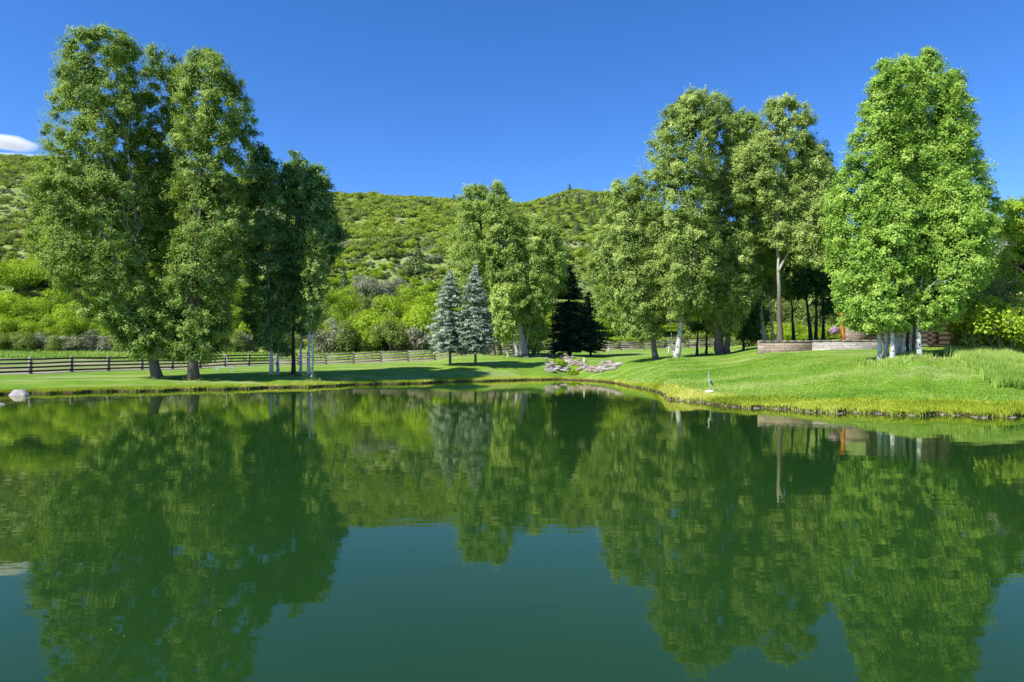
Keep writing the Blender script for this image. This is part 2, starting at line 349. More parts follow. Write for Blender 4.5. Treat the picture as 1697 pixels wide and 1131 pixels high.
def height(X, Y):
    X = np.atleast_1d(np.asarray(X, float)); Y = np.atleast_1d(np.asarray(Y, float))
    px = X/np.maximum(Y, .5)*F + CX; ds = shore(px)
    s = np.clip((Y-ds)/(FAR-ds), 0, 1)
    cols = []
    for k in PK:
        d0 = float(np.interp(k, SH[:, 0], SH[:, 1])); p = PROF[k]
        ss = [0]+[(d-d0)/(FAR-d0) for d, z in p]; zz = [.12]+[z for d, z in p]
        cols.append(np.interp(s, ss, zz))
    cols = np.array(cols); kk = np.array(PK, float)
    j = np.clip(np.searchsorted(kk, px)-1, 0, len(kk)-2); t = sstep((px-kk[j])/(kk[j+1]-kk[j]))
    idx = np.arange(len(px)); land = cols[j, idx]*(1-t)+cols[j+1, idx]*t
    land = land + .14*fbm(X*.25, Y*.25, 5)*np.clip((Y-ds)/3, 0, 1)
    # creek channel by the rocks
    gx = (px-952+(Y-62)*2.0)/22.; land = land - .45*np.exp(-gx*gx)*np.clip((Y-ds)/2, 0, 1)*np.clip((76-Y)/6, 0, 1)
    # hill
    rd = np.interp(px, RD[:, 0], RD[:, 1]); ry = np.interp(px, RIDGE[:, 0], RIDGE[:, 1]); rz = CZ-(ry-HY)/F*rd
    t = (Y-FAR)/(rd-FAR); tc = np.clip(t, 0, 1)
    hz = land + (rz-land)*(.82*tc+.18*sstep(tc)+.10*np.sin(tc*math.pi)*(1)) 
    rough = fbm(X*.028, Y*.028, 11, 4)*11*np.clip(t*4, 0, 1)*np.clip(1.15-t, 0.12, 1)
    over = np.clip(t-1, 0, None)*(rd-FAR)
    z = np.where(Y <= FAR, land, hz + rough - over*.25 - np.minimum(over, 60)*.12)
    z = np.maximum(z, -3)
    # pond bed
    off = Y-ds
    z = np.where(off < 0, np.where(off > -.25, .12+off/.25*.70, -.6+np.clip(off+.25, -4, 0)*.15), z)
    return z
def H(x, y): return float(height(x, y)[0])
def grid_mesh(name, us, rows_fn, m, tonefn=None):
    rows = rows_fn(us*F+CX); nr, nc = rows.shape     # rows: (nr, nc) distances
    X = rows*us[None]; Z = height(X.ravel(), rows.ravel()).reshape(nr, nc)
    V = np.stack([X, rows, Z], -1).reshape(-1, 3)
    i, j = np.meshgrid(np.arange(nr-1), np.arange(nc-1), indexing='ij')
    q = np.stack([i*nc+j, i*nc+j+1, (i+1)*nc+j+1, (i+1)*nc+j], -1).reshape(-1, 4)
    mb = MB(); mb.add(V, q, .0 if tonefn is None else tonefn(X.ravel(), rows.ravel()))
    return mb.build(name, m, smooth=True)
us = np.concatenate([np.linspace(-2.4, -.85, 60)[:-1], np.linspace(-.85, .85, 700), np.linspace(.85, 2.4, 60)[1:]])
# fence run points first (they divide lawn from pasture)
FP1 = [np.array((-38.8, 55.)) + np.array((.40, .91))*3.35*k for k in range(-6, 9)]
FP2 = [FP1[-1] + np.array((3.15, .35))*k for k in range(0, 8)]
def rows1(px):
    ds = shore(px); offs = [-30, -12, -5, -2, -.8, -.3, -.24, -.12, -.02, .0, .1, .3, .6, 1, 1.5, 2, 2.7, 3.5, 4.5, 6, 8, 10, 12.5, 15, 18, 21, 25]
    R = [np.maximum(ds+o, 4) for o in offs]
    for t in np.linspace(0, 1, 30)[1:]: R.append((ds+25)*(1-t)+FAR*t)
    return np.array(R)
def pasture_tone(X, Y):
    # beyond the fence line; fence line Y as function of X
    fx = [-200]+[p[0] for p in FP1]+[p[0] for p in FP2]+[-4, 0, 6, 100]; fy = [20]+[p[1] for p in FP1]+[p[1] for p in FP2]+[88, 96, 104, 112]
    lim = np.interp(X, fx, fy); return np.clip((Y-lim+3.5)/3, 0, 1)
lawn = grid_mesh('lawn', us, rows1, M['lawn'], pasture_tone); tag(lawn, kind='structure')
def rows2(px):
    rd = np.interp(px, RD[:, 0], RD[:, 1]); R = [FAR+(rd-FAR)*t for t in np.linspace(0, 1, 46)]
    R += [rd+o for o in (8, 20, 45, 90, 200, 500, 1500, 5000)]
    return np.array(R)
hill = grid_mesh('hillside', us, rows2, M['hill']); tag(hill, kind='structure')
mb = MB(); nx = 30
mb.add([(-160, 2.6, 0), (160, 2.6, 0), (160, 85, 0), (-160, 85, 0)], [(0, 1, 2, 3)])
tag(mb.build('pond_water', M['water']), kind='structure')
mb = MB()      # the near bank the camera stands on
xs = np.linspace(-80, 80, 81); rw = [(-60, .5), (-10, .45), (2.2, .4), (2.9, .3), (3.05, .12), (3.2, -.5)]
V = [(x, y+.15*math.sin(x*1.3), z) for y, z in rw for x in xs]
i, j = np.meshgrid(np.arange(len(rw)-1), np.arange(80), indexing='ij')
mb.add(V, np.stack([i*81+j, i*81+j+1, (i+1)*81+j+1, (i+1)*81+j], -1).reshape(-1, 4), 0.0)
tag(mb.build('near_bank', M['lawn'], smooth=True), kind='structure')
def ribbon(name, cx, wid, m, lift=.02, n=60):
    """sheet laid on the ground along a line of ground points"""
    cx = np.array(cx, float); L = np.r_[0, np.cumsum(np.linalg.norm(np.diff(cx, axis=0), axis=1))]
    t = np.linspace(0, L[-1], n); P = np.stack([np.interp(t, L, cx[:, k]) for k in (0, 1)], 1)
    T = np.gradient(P, axis=0); T /= np.linalg.norm(T, axis=1)[:, None]; Nn = np.stack([-T[:, 1], T[:, 0]], 1)
    R = []
    wv = wid*(1+.12*np.sin(t*.7))
    for s in np.linspace(-.5, .5, 7): R.append(P+Nn*s*wv[:, None])
    R = np.array(R); Z = height(R[..., 0].ravel(), R[..., 1].ravel()).reshape(R.shape[:2])+lift
    Z[0] -= lift*1.8; Z[-1] -= lift*1.8
    V = np.concatenate([R, Z[..., None]], -1).reshape(-1, 3); i, j = np.meshgrid(np.arange(6), np.arange(n-1), indexing='ij')
    mb = MB(); mb.add(V, np.stack([i*n+j, (i+1)*n+j, (i+1)*n+j+1, i*n+j+1], -1).reshape(-1, 4))
    return mb.build(name, m, smooth=True)
tag(ribbon('path', [(-75, 30), (-50, 41.5), (-41.0, 52), (-36.5, 60), (-31.5, 72), (-29, 78)], 1.5, M['gravel'], .035), kind='structure')

# ------------------------------------------------------------------ trees
def crown_mesh(mb, d, rows, rng, rc=.85, leaf=.17, dens=1.0, depth=.85, dy=0, tone=(.5, .2), fill=1.0, asp=.72, gaps=.0, shell=.17):
    """rows: (pixel row, left column, right column) outline of the crown at distance d"""
    rows = sorted(rows); ys = np.array([r[0] for r in rows], float)
    z = CZ-(ys-HY)/F*d; xl = (np.array([r[1] for r in rows])-CX)/F*d; xr = (np.array([r[2] for r in rows])-CX)/F*d
    z = z[::-1]; xl = xl[::-1]; xr = xr[::-1]
    zz = np.linspace(z[0], z[-1], 60); L = np.interp(zz, z, xl); R = np.interp(zz, z, xr); r = (R-L)/2; c = (R+L)/2
    area = float(np.sum(2*math.pi*r*.93)*(zz[1]-zz[0])); n = int(area/(math.pi*rc*rc)*2.0*dens)+6
    wgt = r+.4; cdf = np.cumsum(wgt); cdf /= cdf[-1]
    C = []; RR = []; tn = []; radial = []
    for k in range(n):
        zc = np.interp(rng.random(), cdf, zz); rr = np.interp(zc, zz, r); cc = np.interp(zc, zz, c)
        a = rng.random()*2*math.pi; q = rc*rng.uniform(.5, 1.15); q = min(q, rr*.7+.15)
        u = rng.random()**.42*max(rr-q*.42, .02)*rng.uniform(.88, 1.08)
        zc = min(zc, zz[-1]-q*.35)
        px_, py_ = cc+math.cos(a)*u, math.sin(a)*u*depth
        if gaps and vnoise(np.array([px_*.55+zc*.1]), np.array([zc*.5+py_*.4]), int(d*7))[0] < gaps: continue
        C.append((px_, d+dy+py_, zc)); RR.append(q); tn.append(rng.normal(tone[0], tone[1])); radial.append((math.cos(a), math.sin(a), .35))
    C = np.array(C); RR = np.array(RR); tn = np.array(tn); radial = np.array(radial)
    la = leaf*leaf*asp*.5
    cnt = (4*math.pi*RR**2*.62*fill/la).astype(int)+5
    # each clump is a handful of leafy sprays pointing outward, so its outline is ragged
    ns = 11; sd_ = rng.normal(size=(len(C), ns, 3)); sd_ /= np.linalg.norm(sd_, axis=2)[..., None]
    sd_ = sd_ + radial[:, None]*.45; sl = rng.uniform(.45, 1.15, (len(C), ns, 1))
    idx = np.repeat(np.arange(len(C)), cnt); m = len(idx); sp = rng.integers(0, ns, m)
    D = sd_[idx, sp]; q = RR[idx][:, None]
    along = rng.random((m, 1))**.7
    P = C[idx] + D*np.array((1, 1, .8))*q*sl[idx, sp]*(.25+.80*along) + rng.normal(size=(m, 3))*q*(.25-.09*along)
    P[:, 2] -= (.12*q*along**2)[:, 0]
    dr = D/(np.linalg.norm(D, axis=1)[:, None])
    nn = dr*.55 + radial[idx]*.25 + rng.normal(size=(m, 3))*.42 + np.array((-.22, -.20, .45))
    sz = leaf*rng.uniform(.6, 1.25, m)
    st = rng.normal(0, .10, (len(C), ns))[idx, sp]
    mb.leaves(P, nn, sz, asp, rng, np.clip(tn[idx]+st+rng.normal(0, .15, m), 0, 1))
    # a thinner veil of leaves over the whole outline, softening the clumps
    nf = int(m*shell); zc = np.interp(rng.random(nf), cdf, zz); rr = np.interp(zc, zz, r); cc = np.interp(zc, zz, c); a = rng.random(nf)*2*math.pi
    wob = .74+.50*vnoise(np.cos(a)*rr*1.1+zc*.3+40, zc*1.0+np.sin(a)*rr*.8+60, int(d*3))
    u = rr*wob*(.62+.42*rng.random(nf)**.6); keep = vnoise(a*2.2+zc*.8+9, zc*1.1+a+5, int(d*5)+2) > .33+gaps
    P = np.stack([cc+np.cos(a)*u, d+dy+np.sin(a)*u*depth, zc+rng.normal(0, .1, nf)], 1)[keep]; a = a[keep]; k2 = len(a)
    nn = np.stack([np.cos(a)*.6-.2, np.sin(a)*.6-.2, np.full(k2, .5)], 1)+rng.normal(size=(k2, 3))*.5
    tv = tone[0]+.5*fbm(P[:, 0]*.9+50, P[:, 2]*.9+50, 7, 3)+rng.normal(0, .17, k2)
    mb.leaves(P, nn, leaf*rng.uniform(.5, 1.1, k2), asp, rng, np.clip(tv, 0, 1))
    return C
def smooth_poly(P, n=26):
    P = np.array(P, float); t = np.r_[0, np.cumsum(np.linalg.norm(np.diff(P, axis=0), axis=1))]
    # catmull-like smoothing through dense linear + average
    q = np.linspace(0, t[-1], n); R = np.stack([np.interp(q, t, P[:, k]) for k in range(3)], 1)
    for _ in range(2): R[1:-1] = .25*R[:-2]+.5*R[1:-1]+.25*R[2:]
    return R
def stem_pts(stem, d, dy=0, basez=None):
    P = [w2(x, y, d) for x, y in stem]; P = [np.array((p[0], p[1]+dy, p[2])) for p in P]
    return P
def tree(name, label, cat, d, stems, crowns, seed, leafm, barkm, group=None, r0=.2, rc=.85, leaf=.17, dens=1., depth=.85,
         tone=(.5, .2), limbs=34, fill=1., gaps=.0, dy=0, limbr=.055, flare=1.35, minlimb=2.6, maxlimb=3.6):
    rng = np.random.default_rng(seed)
    bx, by = stems[0][0]; X = (bx-CX)/F*d; zb = H(X, d)
    e = empty(name, (X, d, zb)); tag(e, label, cat, group)
    off = np.array((X, d, zb))
    cm = MB(); Cs = []
    for rows in crowns: Cs.append(crown_mesh(cm, d, rows, rng, rc, leaf, dens, depth, dy, tone, fill, gaps=gaps))
    C = np.concatenate(Cs)
    tm = MB(); SP = []
    for k, st in enumerate(stems):
        P = stem_pts(st, d); Z0 = H(P[0][0], d)
        if k == 0 or abs(P[0][2]-Z0) < .8: P[0][2] = Z0-.15
        rr = r0 if not isinstance(r0, (list, tuple)) else r0[k]
        if dy: 
            for i in range(len(P)): P[i][1] += dy*i/(len(P)-1)
        R = smooth_poly(P); R[1:-1, 1] += rng.normal(0, .04, len(R)-2).cumsum()*.5
        R[1:-1, 0] += rng.normal(0, rr*.12, len(R)-2)
        t = np.linspace(0, 1, len(R)); rad = rr*(.09+.91*(1-t)**1.7)
        rad = rad*(1+(flare-1)*np.exp(-t*len(R)/1.5)); rad = np.maximum(rad, .015)
        tm.tube(R, rad, 10); SP.append((R, rad))
    # limbs from the stems to leaf clumps
    pick = rng.choice(len(C), min(limbs*len(SP), len(C)), replace=False)
    for c in C[pick]:
        best = None
        for R, rad in SP:
            hd = np.linalg.norm(R[:, :2]-c[:2], axis=1); tz = c[2]-rng.uniform(.8, 2.0)*hd-.4
            s = abs(R[:, 2]-tz)+np.where(R[:, 2] < R[0, 2]+minlimb, 50, 0); i = int(np.argmin(s+hd*.3))
            if best is None or hd[i] < best[0]: best = (hd[i], R[i], rad[i])
        hd, a, ra = best
        if a[2] > c[2]-.2*hd or hd > maxlimb or c[2]-a[2] > 4.5: continue
        mid = a*.45+c*.55 + np.array((0, 0, -.22*hd)) + rng.normal(0, .25, 3)*min(hd, 1.5)
        ts = np.linspace(0, 1, 7)[:, None]; Q = a*(1-ts)**2+2*mid*ts*(1-ts)+c*ts**2
        r1 = min(ra*.55, limbr*rng.uniform(.5, 1.2)*(1+hd*.1))
        tm.tube(Q, np.linspace(r1, .012, 7), 5)
        for _ in range(2):
            b = Q[rng.integers(3, 6)]; e2 = c+rng.normal(0, rc*.7, 3); tm.tube(np.linspace(b, e2, 3), np.linspace(r1*.4, .008, 3), 4)
    for mbx in (tm, cm): mbx.v = [v-off for v in mbx.v]
    tm.build('trunk', barkm, e, smooth=True); cm.build('crown', leafm, e)
    return e
G1 = 'large cottonwoods on the left bank'
T = tree
T('cottonwood_tree', 'tall cottonwood leaning slightly left, leftmost big tree on the pond bank', 'tree', 46,
  [[(262, 625), (251, 570), (241, 510), (229, 430), (224, 350), (216, 280), (206, 200), (190, 110)],
   [(245, 530), (215, 470), (175, 400), (140, 300), (130, 180)], [(247, 560), (205, 500), (150, 450), (110, 420)]],
  [[(56, 145, 205), (75, 120, 230), (100, 106, 232), (150, 94, 238), (200, 84, 238), (250, 76, 242), (290, 72, 246), (320, 62, 250)],
   [(310, 62, 250), (350, 56, 255), (400, 56, 262), (450, 80, 268), (490, 110, 275), (530, 150, 285)], [(520, 165, 285), (560, 185, 290), (592, 215, 285)]],
  1, M['cottonwood'], M['bark_old'], G1, r0=[.30, .13, .12], rc=.56, leaf=.13, gaps=.10, limbs=26)
T('cottonwood_tree', 'narrow dark cottonwood crown rising between the two big left bank trees', 'tree', 49,
  [[(326, 617), (318, 520), (296, 420), (272, 300), (266, 180), (264, 110)]],
  [[(80, 248, 280), (105, 234, 302), (160, 228, 310), (250, 226, 312), (330, 230, 314), (420, 245, 315), (470, 255, 330)]],
  2, M['cottonwood'], M['bark_pale'], G1, r0=.18, rc=.58, leaf=.14, tone=(.45, .18), gaps=.15)
T('cottonwood_tree', 'tall twin stemmed cottonwood with thick dark trunk, right of the leaning one', 'tree', 46,
  [[(320, 623), (319, 560), (314, 490), (326, 400), (332, 300), (340, 200), (345, 120)], [(314, 490), (303, 430), (306, 380), (318, 310)], [(319, 520), (350, 450), (380, 380)]],
  [[(82, 318, 348), (100, 306, 372), (125, 294, 396), (150, 304, 408), (180, 288, 419), (215, 300, 422), (245, 284, 414), (275, 298, 408), (310, 286, 404)],
   [(300, 296, 402), (330, 284, 404), (360, 300, 410), (400, 280, 424), (450, 280, 404), (500, 268, 384), (540, 266, 380)], [(530, 270, 385), (565, 275, 378), (592, 285, 368)]],
  3, M['cottonwood'], M['bark_old'], G1, r0=[.31, .14, .12], rc=.56, leaf=.13, gaps=.07, tone=(.5, .2), limbs=24)
G2 = 'slender dark aspens in a clump on the left bank'
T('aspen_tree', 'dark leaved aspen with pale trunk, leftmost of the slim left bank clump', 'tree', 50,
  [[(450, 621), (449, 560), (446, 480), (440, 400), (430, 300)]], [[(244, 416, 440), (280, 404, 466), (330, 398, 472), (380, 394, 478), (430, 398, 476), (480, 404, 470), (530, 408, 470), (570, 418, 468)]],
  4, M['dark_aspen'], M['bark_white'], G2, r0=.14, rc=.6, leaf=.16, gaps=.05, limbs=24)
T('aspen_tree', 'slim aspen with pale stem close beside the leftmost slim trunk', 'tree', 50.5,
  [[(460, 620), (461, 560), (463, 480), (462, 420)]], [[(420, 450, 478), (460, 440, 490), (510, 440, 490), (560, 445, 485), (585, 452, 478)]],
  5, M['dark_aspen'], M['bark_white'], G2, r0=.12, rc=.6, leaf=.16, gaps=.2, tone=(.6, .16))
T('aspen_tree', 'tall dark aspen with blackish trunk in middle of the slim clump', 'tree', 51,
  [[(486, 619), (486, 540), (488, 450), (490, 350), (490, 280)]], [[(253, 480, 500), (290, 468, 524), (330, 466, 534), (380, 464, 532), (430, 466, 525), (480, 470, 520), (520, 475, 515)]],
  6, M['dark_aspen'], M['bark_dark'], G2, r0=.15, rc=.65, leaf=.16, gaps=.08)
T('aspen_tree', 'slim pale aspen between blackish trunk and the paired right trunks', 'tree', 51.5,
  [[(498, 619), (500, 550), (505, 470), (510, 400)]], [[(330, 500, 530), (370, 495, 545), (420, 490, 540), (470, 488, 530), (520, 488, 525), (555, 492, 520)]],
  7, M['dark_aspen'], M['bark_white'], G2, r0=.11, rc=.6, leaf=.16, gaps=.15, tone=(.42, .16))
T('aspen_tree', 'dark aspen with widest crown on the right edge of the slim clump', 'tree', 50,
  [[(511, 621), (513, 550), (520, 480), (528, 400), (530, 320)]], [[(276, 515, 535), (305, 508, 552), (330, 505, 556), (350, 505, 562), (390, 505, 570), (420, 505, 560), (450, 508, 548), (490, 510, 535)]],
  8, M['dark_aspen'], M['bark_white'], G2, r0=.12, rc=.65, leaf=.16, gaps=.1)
T('aspen_tree', 'small light leaved aspen in front of the dark slim clump', 'tree', 48,
  [[(517, 621), (519, 560), (522, 480), (522, 420)]], [[(382, 515, 530), (410, 505, 540), (450, 500, 545), (480, 498, 540), (520, 500, 530), (545, 505, 525)]],
  9, M['cottonwood'], M['bark_white'], G2, r0=.09, rc=.5, leaf=.15, gaps=.2, tone=(.55, .16))
G3 = 'tall willowy trees behind the blue spruces'
T('cottonwood_tree', 'pale green tree with rounded top directly behind the two blue spruces', 'tree', 77,
  [[(829, 589), (827, 540), (815, 470), (800, 400), (790, 340)], [(820, 589), (812, 540), (800, 480)]],
  [[(309, 776, 802), (330, 756, 814), (370, 747, 832), (410, 742, 835), (450, 742, 835), (500, 750, 830), (560, 795, 832)]],
  10, M['center'], M['bark'], G3, r0=[.25, .2], rc=.75, leaf=.185, gaps=.03)
T('cottonwood_tree', 'tallest central tree with pointed top and leaning pale trunk', 'tree', 75,
  [[(869, 588), (862, 540), (848, 490), (838, 430), (830, 350)], [(858, 588), (850, 550), (838, 500)], [(869, 588), (878, 540), (884, 500)]],
  [[(306, 815, 836), (330, 806, 848), (360, 800, 862), (400, 800, 870), (450, 805, 876), (500, 815, 880), (530, 830, 880)]],
  11, M['center'], M['bark_pale'], G3, r0=[.42, .25, .2], rc=.75, leaf=.185, gaps=.03)
T('cottonwood_tree', 'broad central tree with dark right side above the black spruce', 'tree', 76,
  [[(884, 588), (890, 540), (892, 480), (895, 420)], [(875, 588), (868, 540), (866, 470)]],
  [[(358, 865, 895), (380, 855, 925), (420, 852, 940), (460, 850, 940), (500, 855, 920), (540, 858, 908), (575, 862, 898)]],
  12, M['center'], M['bark'], G3, r0=[.25, .22], rc=.75, leaf=.185, gaps=.03, tone=(.55, .17))
T('cottonwood_tree', 'small bright yellow green tree right of the blue spruces', 'tree', 72,
  [[(843, 590), (838, 550), (830, 500)], [(853, 590), (849, 555), (842, 520)]],
  [[(472, 818, 848), (500, 812, 858), (530, 815, 860), (565, 820, 850)]],
  13, M['center'], M['bark_pale'], G3, r0=[.16, .14], rc=.8, leaf=.22, gaps=.15, tone=(.75, .15))
T('cottonwood_tree', 'thin bright tree standing just left of the black spruce', 'tree', 80,
  [[(918, 586), (916, 540), (915, 480), (912, 420)]],
  [[(395, 900, 935), (420, 895, 945), (460, 900, 945), (490, 905, 940)]],
  113, M['center'], M['bark'], G3, r0=.16, rc=.9, leaf=.24, gaps=.1, tone=(.75, .15))

def conifer(name, label, d, base, top, rows, seed, leafm, group=None, r0=.13, cat='tree', droop=.12, leaf=.26, tone=(.5, .2), step=.24, asp=.30):
    rng = np.random.default_rng(seed); X = (base[0]-CX)/F*d; zb = H(X, d)
    e = empty(name, (X, d, zb)); tag(e, label, cat, group)
    ztop = CZ-(top[1]-HY)/F*d-zb; tx = (top[0]-base[0])/F*d
    tm = MB(); P = np.array([(tx*t, 0, -.15+(ztop+.1)*t) for t in np.linspace(0, 1, 12)]); tm.tube(P, r0*(1-.93*np.linspace(0, 1, 12)), 9)
    ys = np.array([r[0] for r in rows], float); zz = CZ-(ys-HY)/F*d-zb; rr = np.array([(r[2]-r[1])/2 for r in rows])/F*d*1.1; cc = (np.array([(r[2]+r[1])/2 for r in rows])-base[0])/F*d
    zz = np.r_[zz[::-1], ztop]; rr = np.r_[rr[::-1], .05]; cc = np.r_[cc[::-1], tx]
    cm = MB(); z = zz[0]; PP = []; NN = []; SS = []; TT = []
    while z < ztop-.1:
        R = np.interp(z, zz, rr); nb = int(7+R*3.2); a0 = rng.random()*6.28
        for k in range(nb):
            a = a0+k/nb*6.283+rng.normal(0, .18); L = R*rng.uniform(.72, 1.12); rise = .25 if z > ztop*.6 else -.02
            dx, dy_ = math.cos(a), math.sin(a); bz = z+rng.normal(0, step*.3)
            n = max(3, int(L/.09)); t = np.sqrt(rng.random(n*3))
            cx0 = np.interp(z, zz, cc)*1.0
            x = cx0*t+tx*0 + dx*L*t; y = dy_*L*t; zc = bz + L*(rise*t - droop*2*t*t + droop*1.0*t**4)
            wdt = (.16+.22*L*(1-t))*rng.normal(size=n*3)*.6
            PP.append(np.stack([x-dy_*wdt, y+dx*wdt, zc+rng.normal(0, .05, n*3)], 1))
            NN.append(np.stack([dx*.5-.15+rng.normal(0, .45, n*3), dy_*.5+rng.normal(0, .45, n*3), .75+rng.normal(0, .35, n*3)], 1))
            tt = rng.normal(tone[0], tone[1]*.6); SS.append(leaf*rng.uniform(.6, 1.2, n*3)); TT.append(np.clip(tt+rng.normal(0, tone[1]*.7, n*3)+(t-.7)*.35, 0, 1))
            tm.tube(np.array([(cx0*.1, 0, bz), (cx0*.5+dx*L*.5, dy_*L*.5, bz+L*(rise*.5-droop*.5)), (cx0*.9+dx*L*.9, dy_*L*.9, bz+L*(rise*.9-droop*1.3))]), [.03, .018, .006], 4)
        z += step*rng.uniform(.8, 1.2)*(1 if R > .6 else .75)
    cm.leaves(np.concatenate(PP), np.concatenate(NN), np.concatenate(SS), asp, rng, np.concatenate(TT))
    tm.build('trunk', M['bark_dark'] if leafm is M['darkspruce'] else M['bark'], e, smooth=True); cm.build('crown', leafm, e); return e
GB = 'blue spruces on the far lawn'
conifer('blue_spruce', 'silver blue spruce on the far lawn, left one of the pair', 62, (746, 604), (745, 447),
  [(470, 734, 757), (500, 724, 768), (540, 713, 777), (562, 711, 783), (580, 718, 778)], 21, M['spruce'], GB, tone=(.55, .28))
conifer('blue_spruce', 'silver blue spruce on the far lawn, right one of the pair', 61.5, (788, 606), (787, 440),
  [(470, 772, 800), (500, 764, 810), (540, 758, 820), (565, 755, 824), (582, 762, 816)], 22, M['spruce'], GB, tone=(.5, .28))
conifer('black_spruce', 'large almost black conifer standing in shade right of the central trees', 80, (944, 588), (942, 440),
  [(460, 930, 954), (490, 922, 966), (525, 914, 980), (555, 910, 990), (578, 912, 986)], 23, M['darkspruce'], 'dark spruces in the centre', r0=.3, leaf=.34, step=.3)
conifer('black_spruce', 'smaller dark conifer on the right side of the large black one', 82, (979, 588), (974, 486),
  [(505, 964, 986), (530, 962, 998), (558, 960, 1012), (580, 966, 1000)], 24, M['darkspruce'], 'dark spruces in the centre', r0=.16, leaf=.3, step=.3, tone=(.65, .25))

G4 = 'tall cottonwoods at the back of the right lawn'
T('cottonwood_tree', 'lower rounded cottonwood at left end of right lawn with curved dark trunk', 'tree', 59,
  [[(1087, 598), (1083, 565), (1075, 535), (1063, 480), (1050, 400), (1042, 330)], [(1080, 560), (1074, 530), (1060, 500)]],
  [[(296, 1022, 1060), (320, 1010, 1075), (350, 1000, 1085), (400, 985, 1090), (430, 976, 1090)], [(420, 975, 1090), (460, 974, 1092), (500, 980, 1092), (530, 1000, 1095), (560, 1020, 1100)]],
  31, M['cottonwood_pale'], M['bark'], G4, r0=[.24, .14], rc=.62, leaf=.15, gaps=.03)
T('cottonwood_tree', 'big round topped cottonwood on single bright white trunk on right lawn', 'tree', 58,
  [[(1122, 596), (1127, 550), (1132, 500), (1146, 440), (1158, 390), (1150, 300), (1135, 250), (1128, 210)], [(1121, 596), (1115, 575), (1112, 545)]],
  [[(156, 1130, 1178), (180, 1104, 1182), (220, 1080, 1185), (270, 1066, 1188), (320, 1066, 1188), (370, 1066, 1190)], [(360, 1068, 1190), (410, 1062, 1190), (460, 1064, 1190), (505, 1080, 1182), (528, 1095, 1160)]],
  32, M['cottonwood_pale'], M['bark_white'], G4, r0=[.24, .18], rc=.62, leaf=.148, gaps=.04, flare=1.15)
T('cottonwood_tree', 'massive grey trunked cottonwood leaning left beside the white trunked tree', 'tree', 60,
  [[(1196, 590), (1186, 530), (1176, 470), (1180, 400), (1196, 320), (1205, 240)], [(1203, 590), (1206, 555), (1212, 500), (1222, 430)]],
  [[(162, 1165, 1208), (190, 1160, 1222), (230, 1165, 1245), (280, 1165, 1258), (330, 1165, 1262), (390, 1165, 1264)], [(380, 1165, 1264), (430, 1160, 1265), (480, 1160, 1262), (520, 1165, 1240), (550, 1175, 1222)]],
  33, M['cottonwood_pale'], M['bark_old'], G4, r0=[.40, .28], rc=.62, leaf=.148, gaps=.03, tone=(.5, .2))
T('cottonwood_tree', 'airy tall cottonwood with long straight grey trunk rising behind the stone wall', 'tree', 58,
  [[(1293, 572), (1291, 500), (1290, 420), (1288, 350), (1278, 290), (1266, 240)], [(1288, 380), (1300, 300), (1312, 230)], [(1287, 360), (1262, 310), (1250, 290)], [(1290, 450), (1310, 410), (1338, 370), (1348, 300)]],
  [[(165, 1272, 1312), (190, 1255, 1344), (225, 1252, 1348), (262, 1258, 1355)], [(235, 1330, 1360), (270, 1310, 1376), (320, 1300, 1380), (360, 1305, 1378)], [(290, 1250, 1300), (340, 1255, 1312), (385, 1262, 1312), (410, 1275, 1305)], [(365, 1298, 1376), (410, 1292, 1388), (440, 1305, 1375)], [(240, 1215, 1275), (290, 1205, 1285), (340, 1215, 1285)]],
  34, M['cottonwood_pale'], M['bark_old'], G4, r0=[.25, .11, .12, .10], rc=.58, leaf=.148, gaps=.10, tone=(.55, .18))
T('cottonwood_tree', 'forked pale limbed cottonwood behind the massive leaning trunk', 'tree', 62,
  [[(1269, 571), (1258, 500), (1250, 450), (1243, 400), (1236, 330), (1232, 250)], [(1252, 460), (1262, 400), (1272, 370)], [(1282, 570), (1276, 500), (1262, 440)]],
  [[(186, 1222, 1252), (215, 1212, 1268), (260, 1210, 1280), (320, 1215, 1290), (380, 1210, 1305), (440, 1215, 1305), (480, 1225, 1295)]],
  35, M['cottonwood'], M['bark_pale'], G4, r0=[.22, .10, .17], rc=.62, leaf=.155, gaps=.05, tone=(.5, .17))
G5 = 'dark trunked trees in shade behind the stone wall'
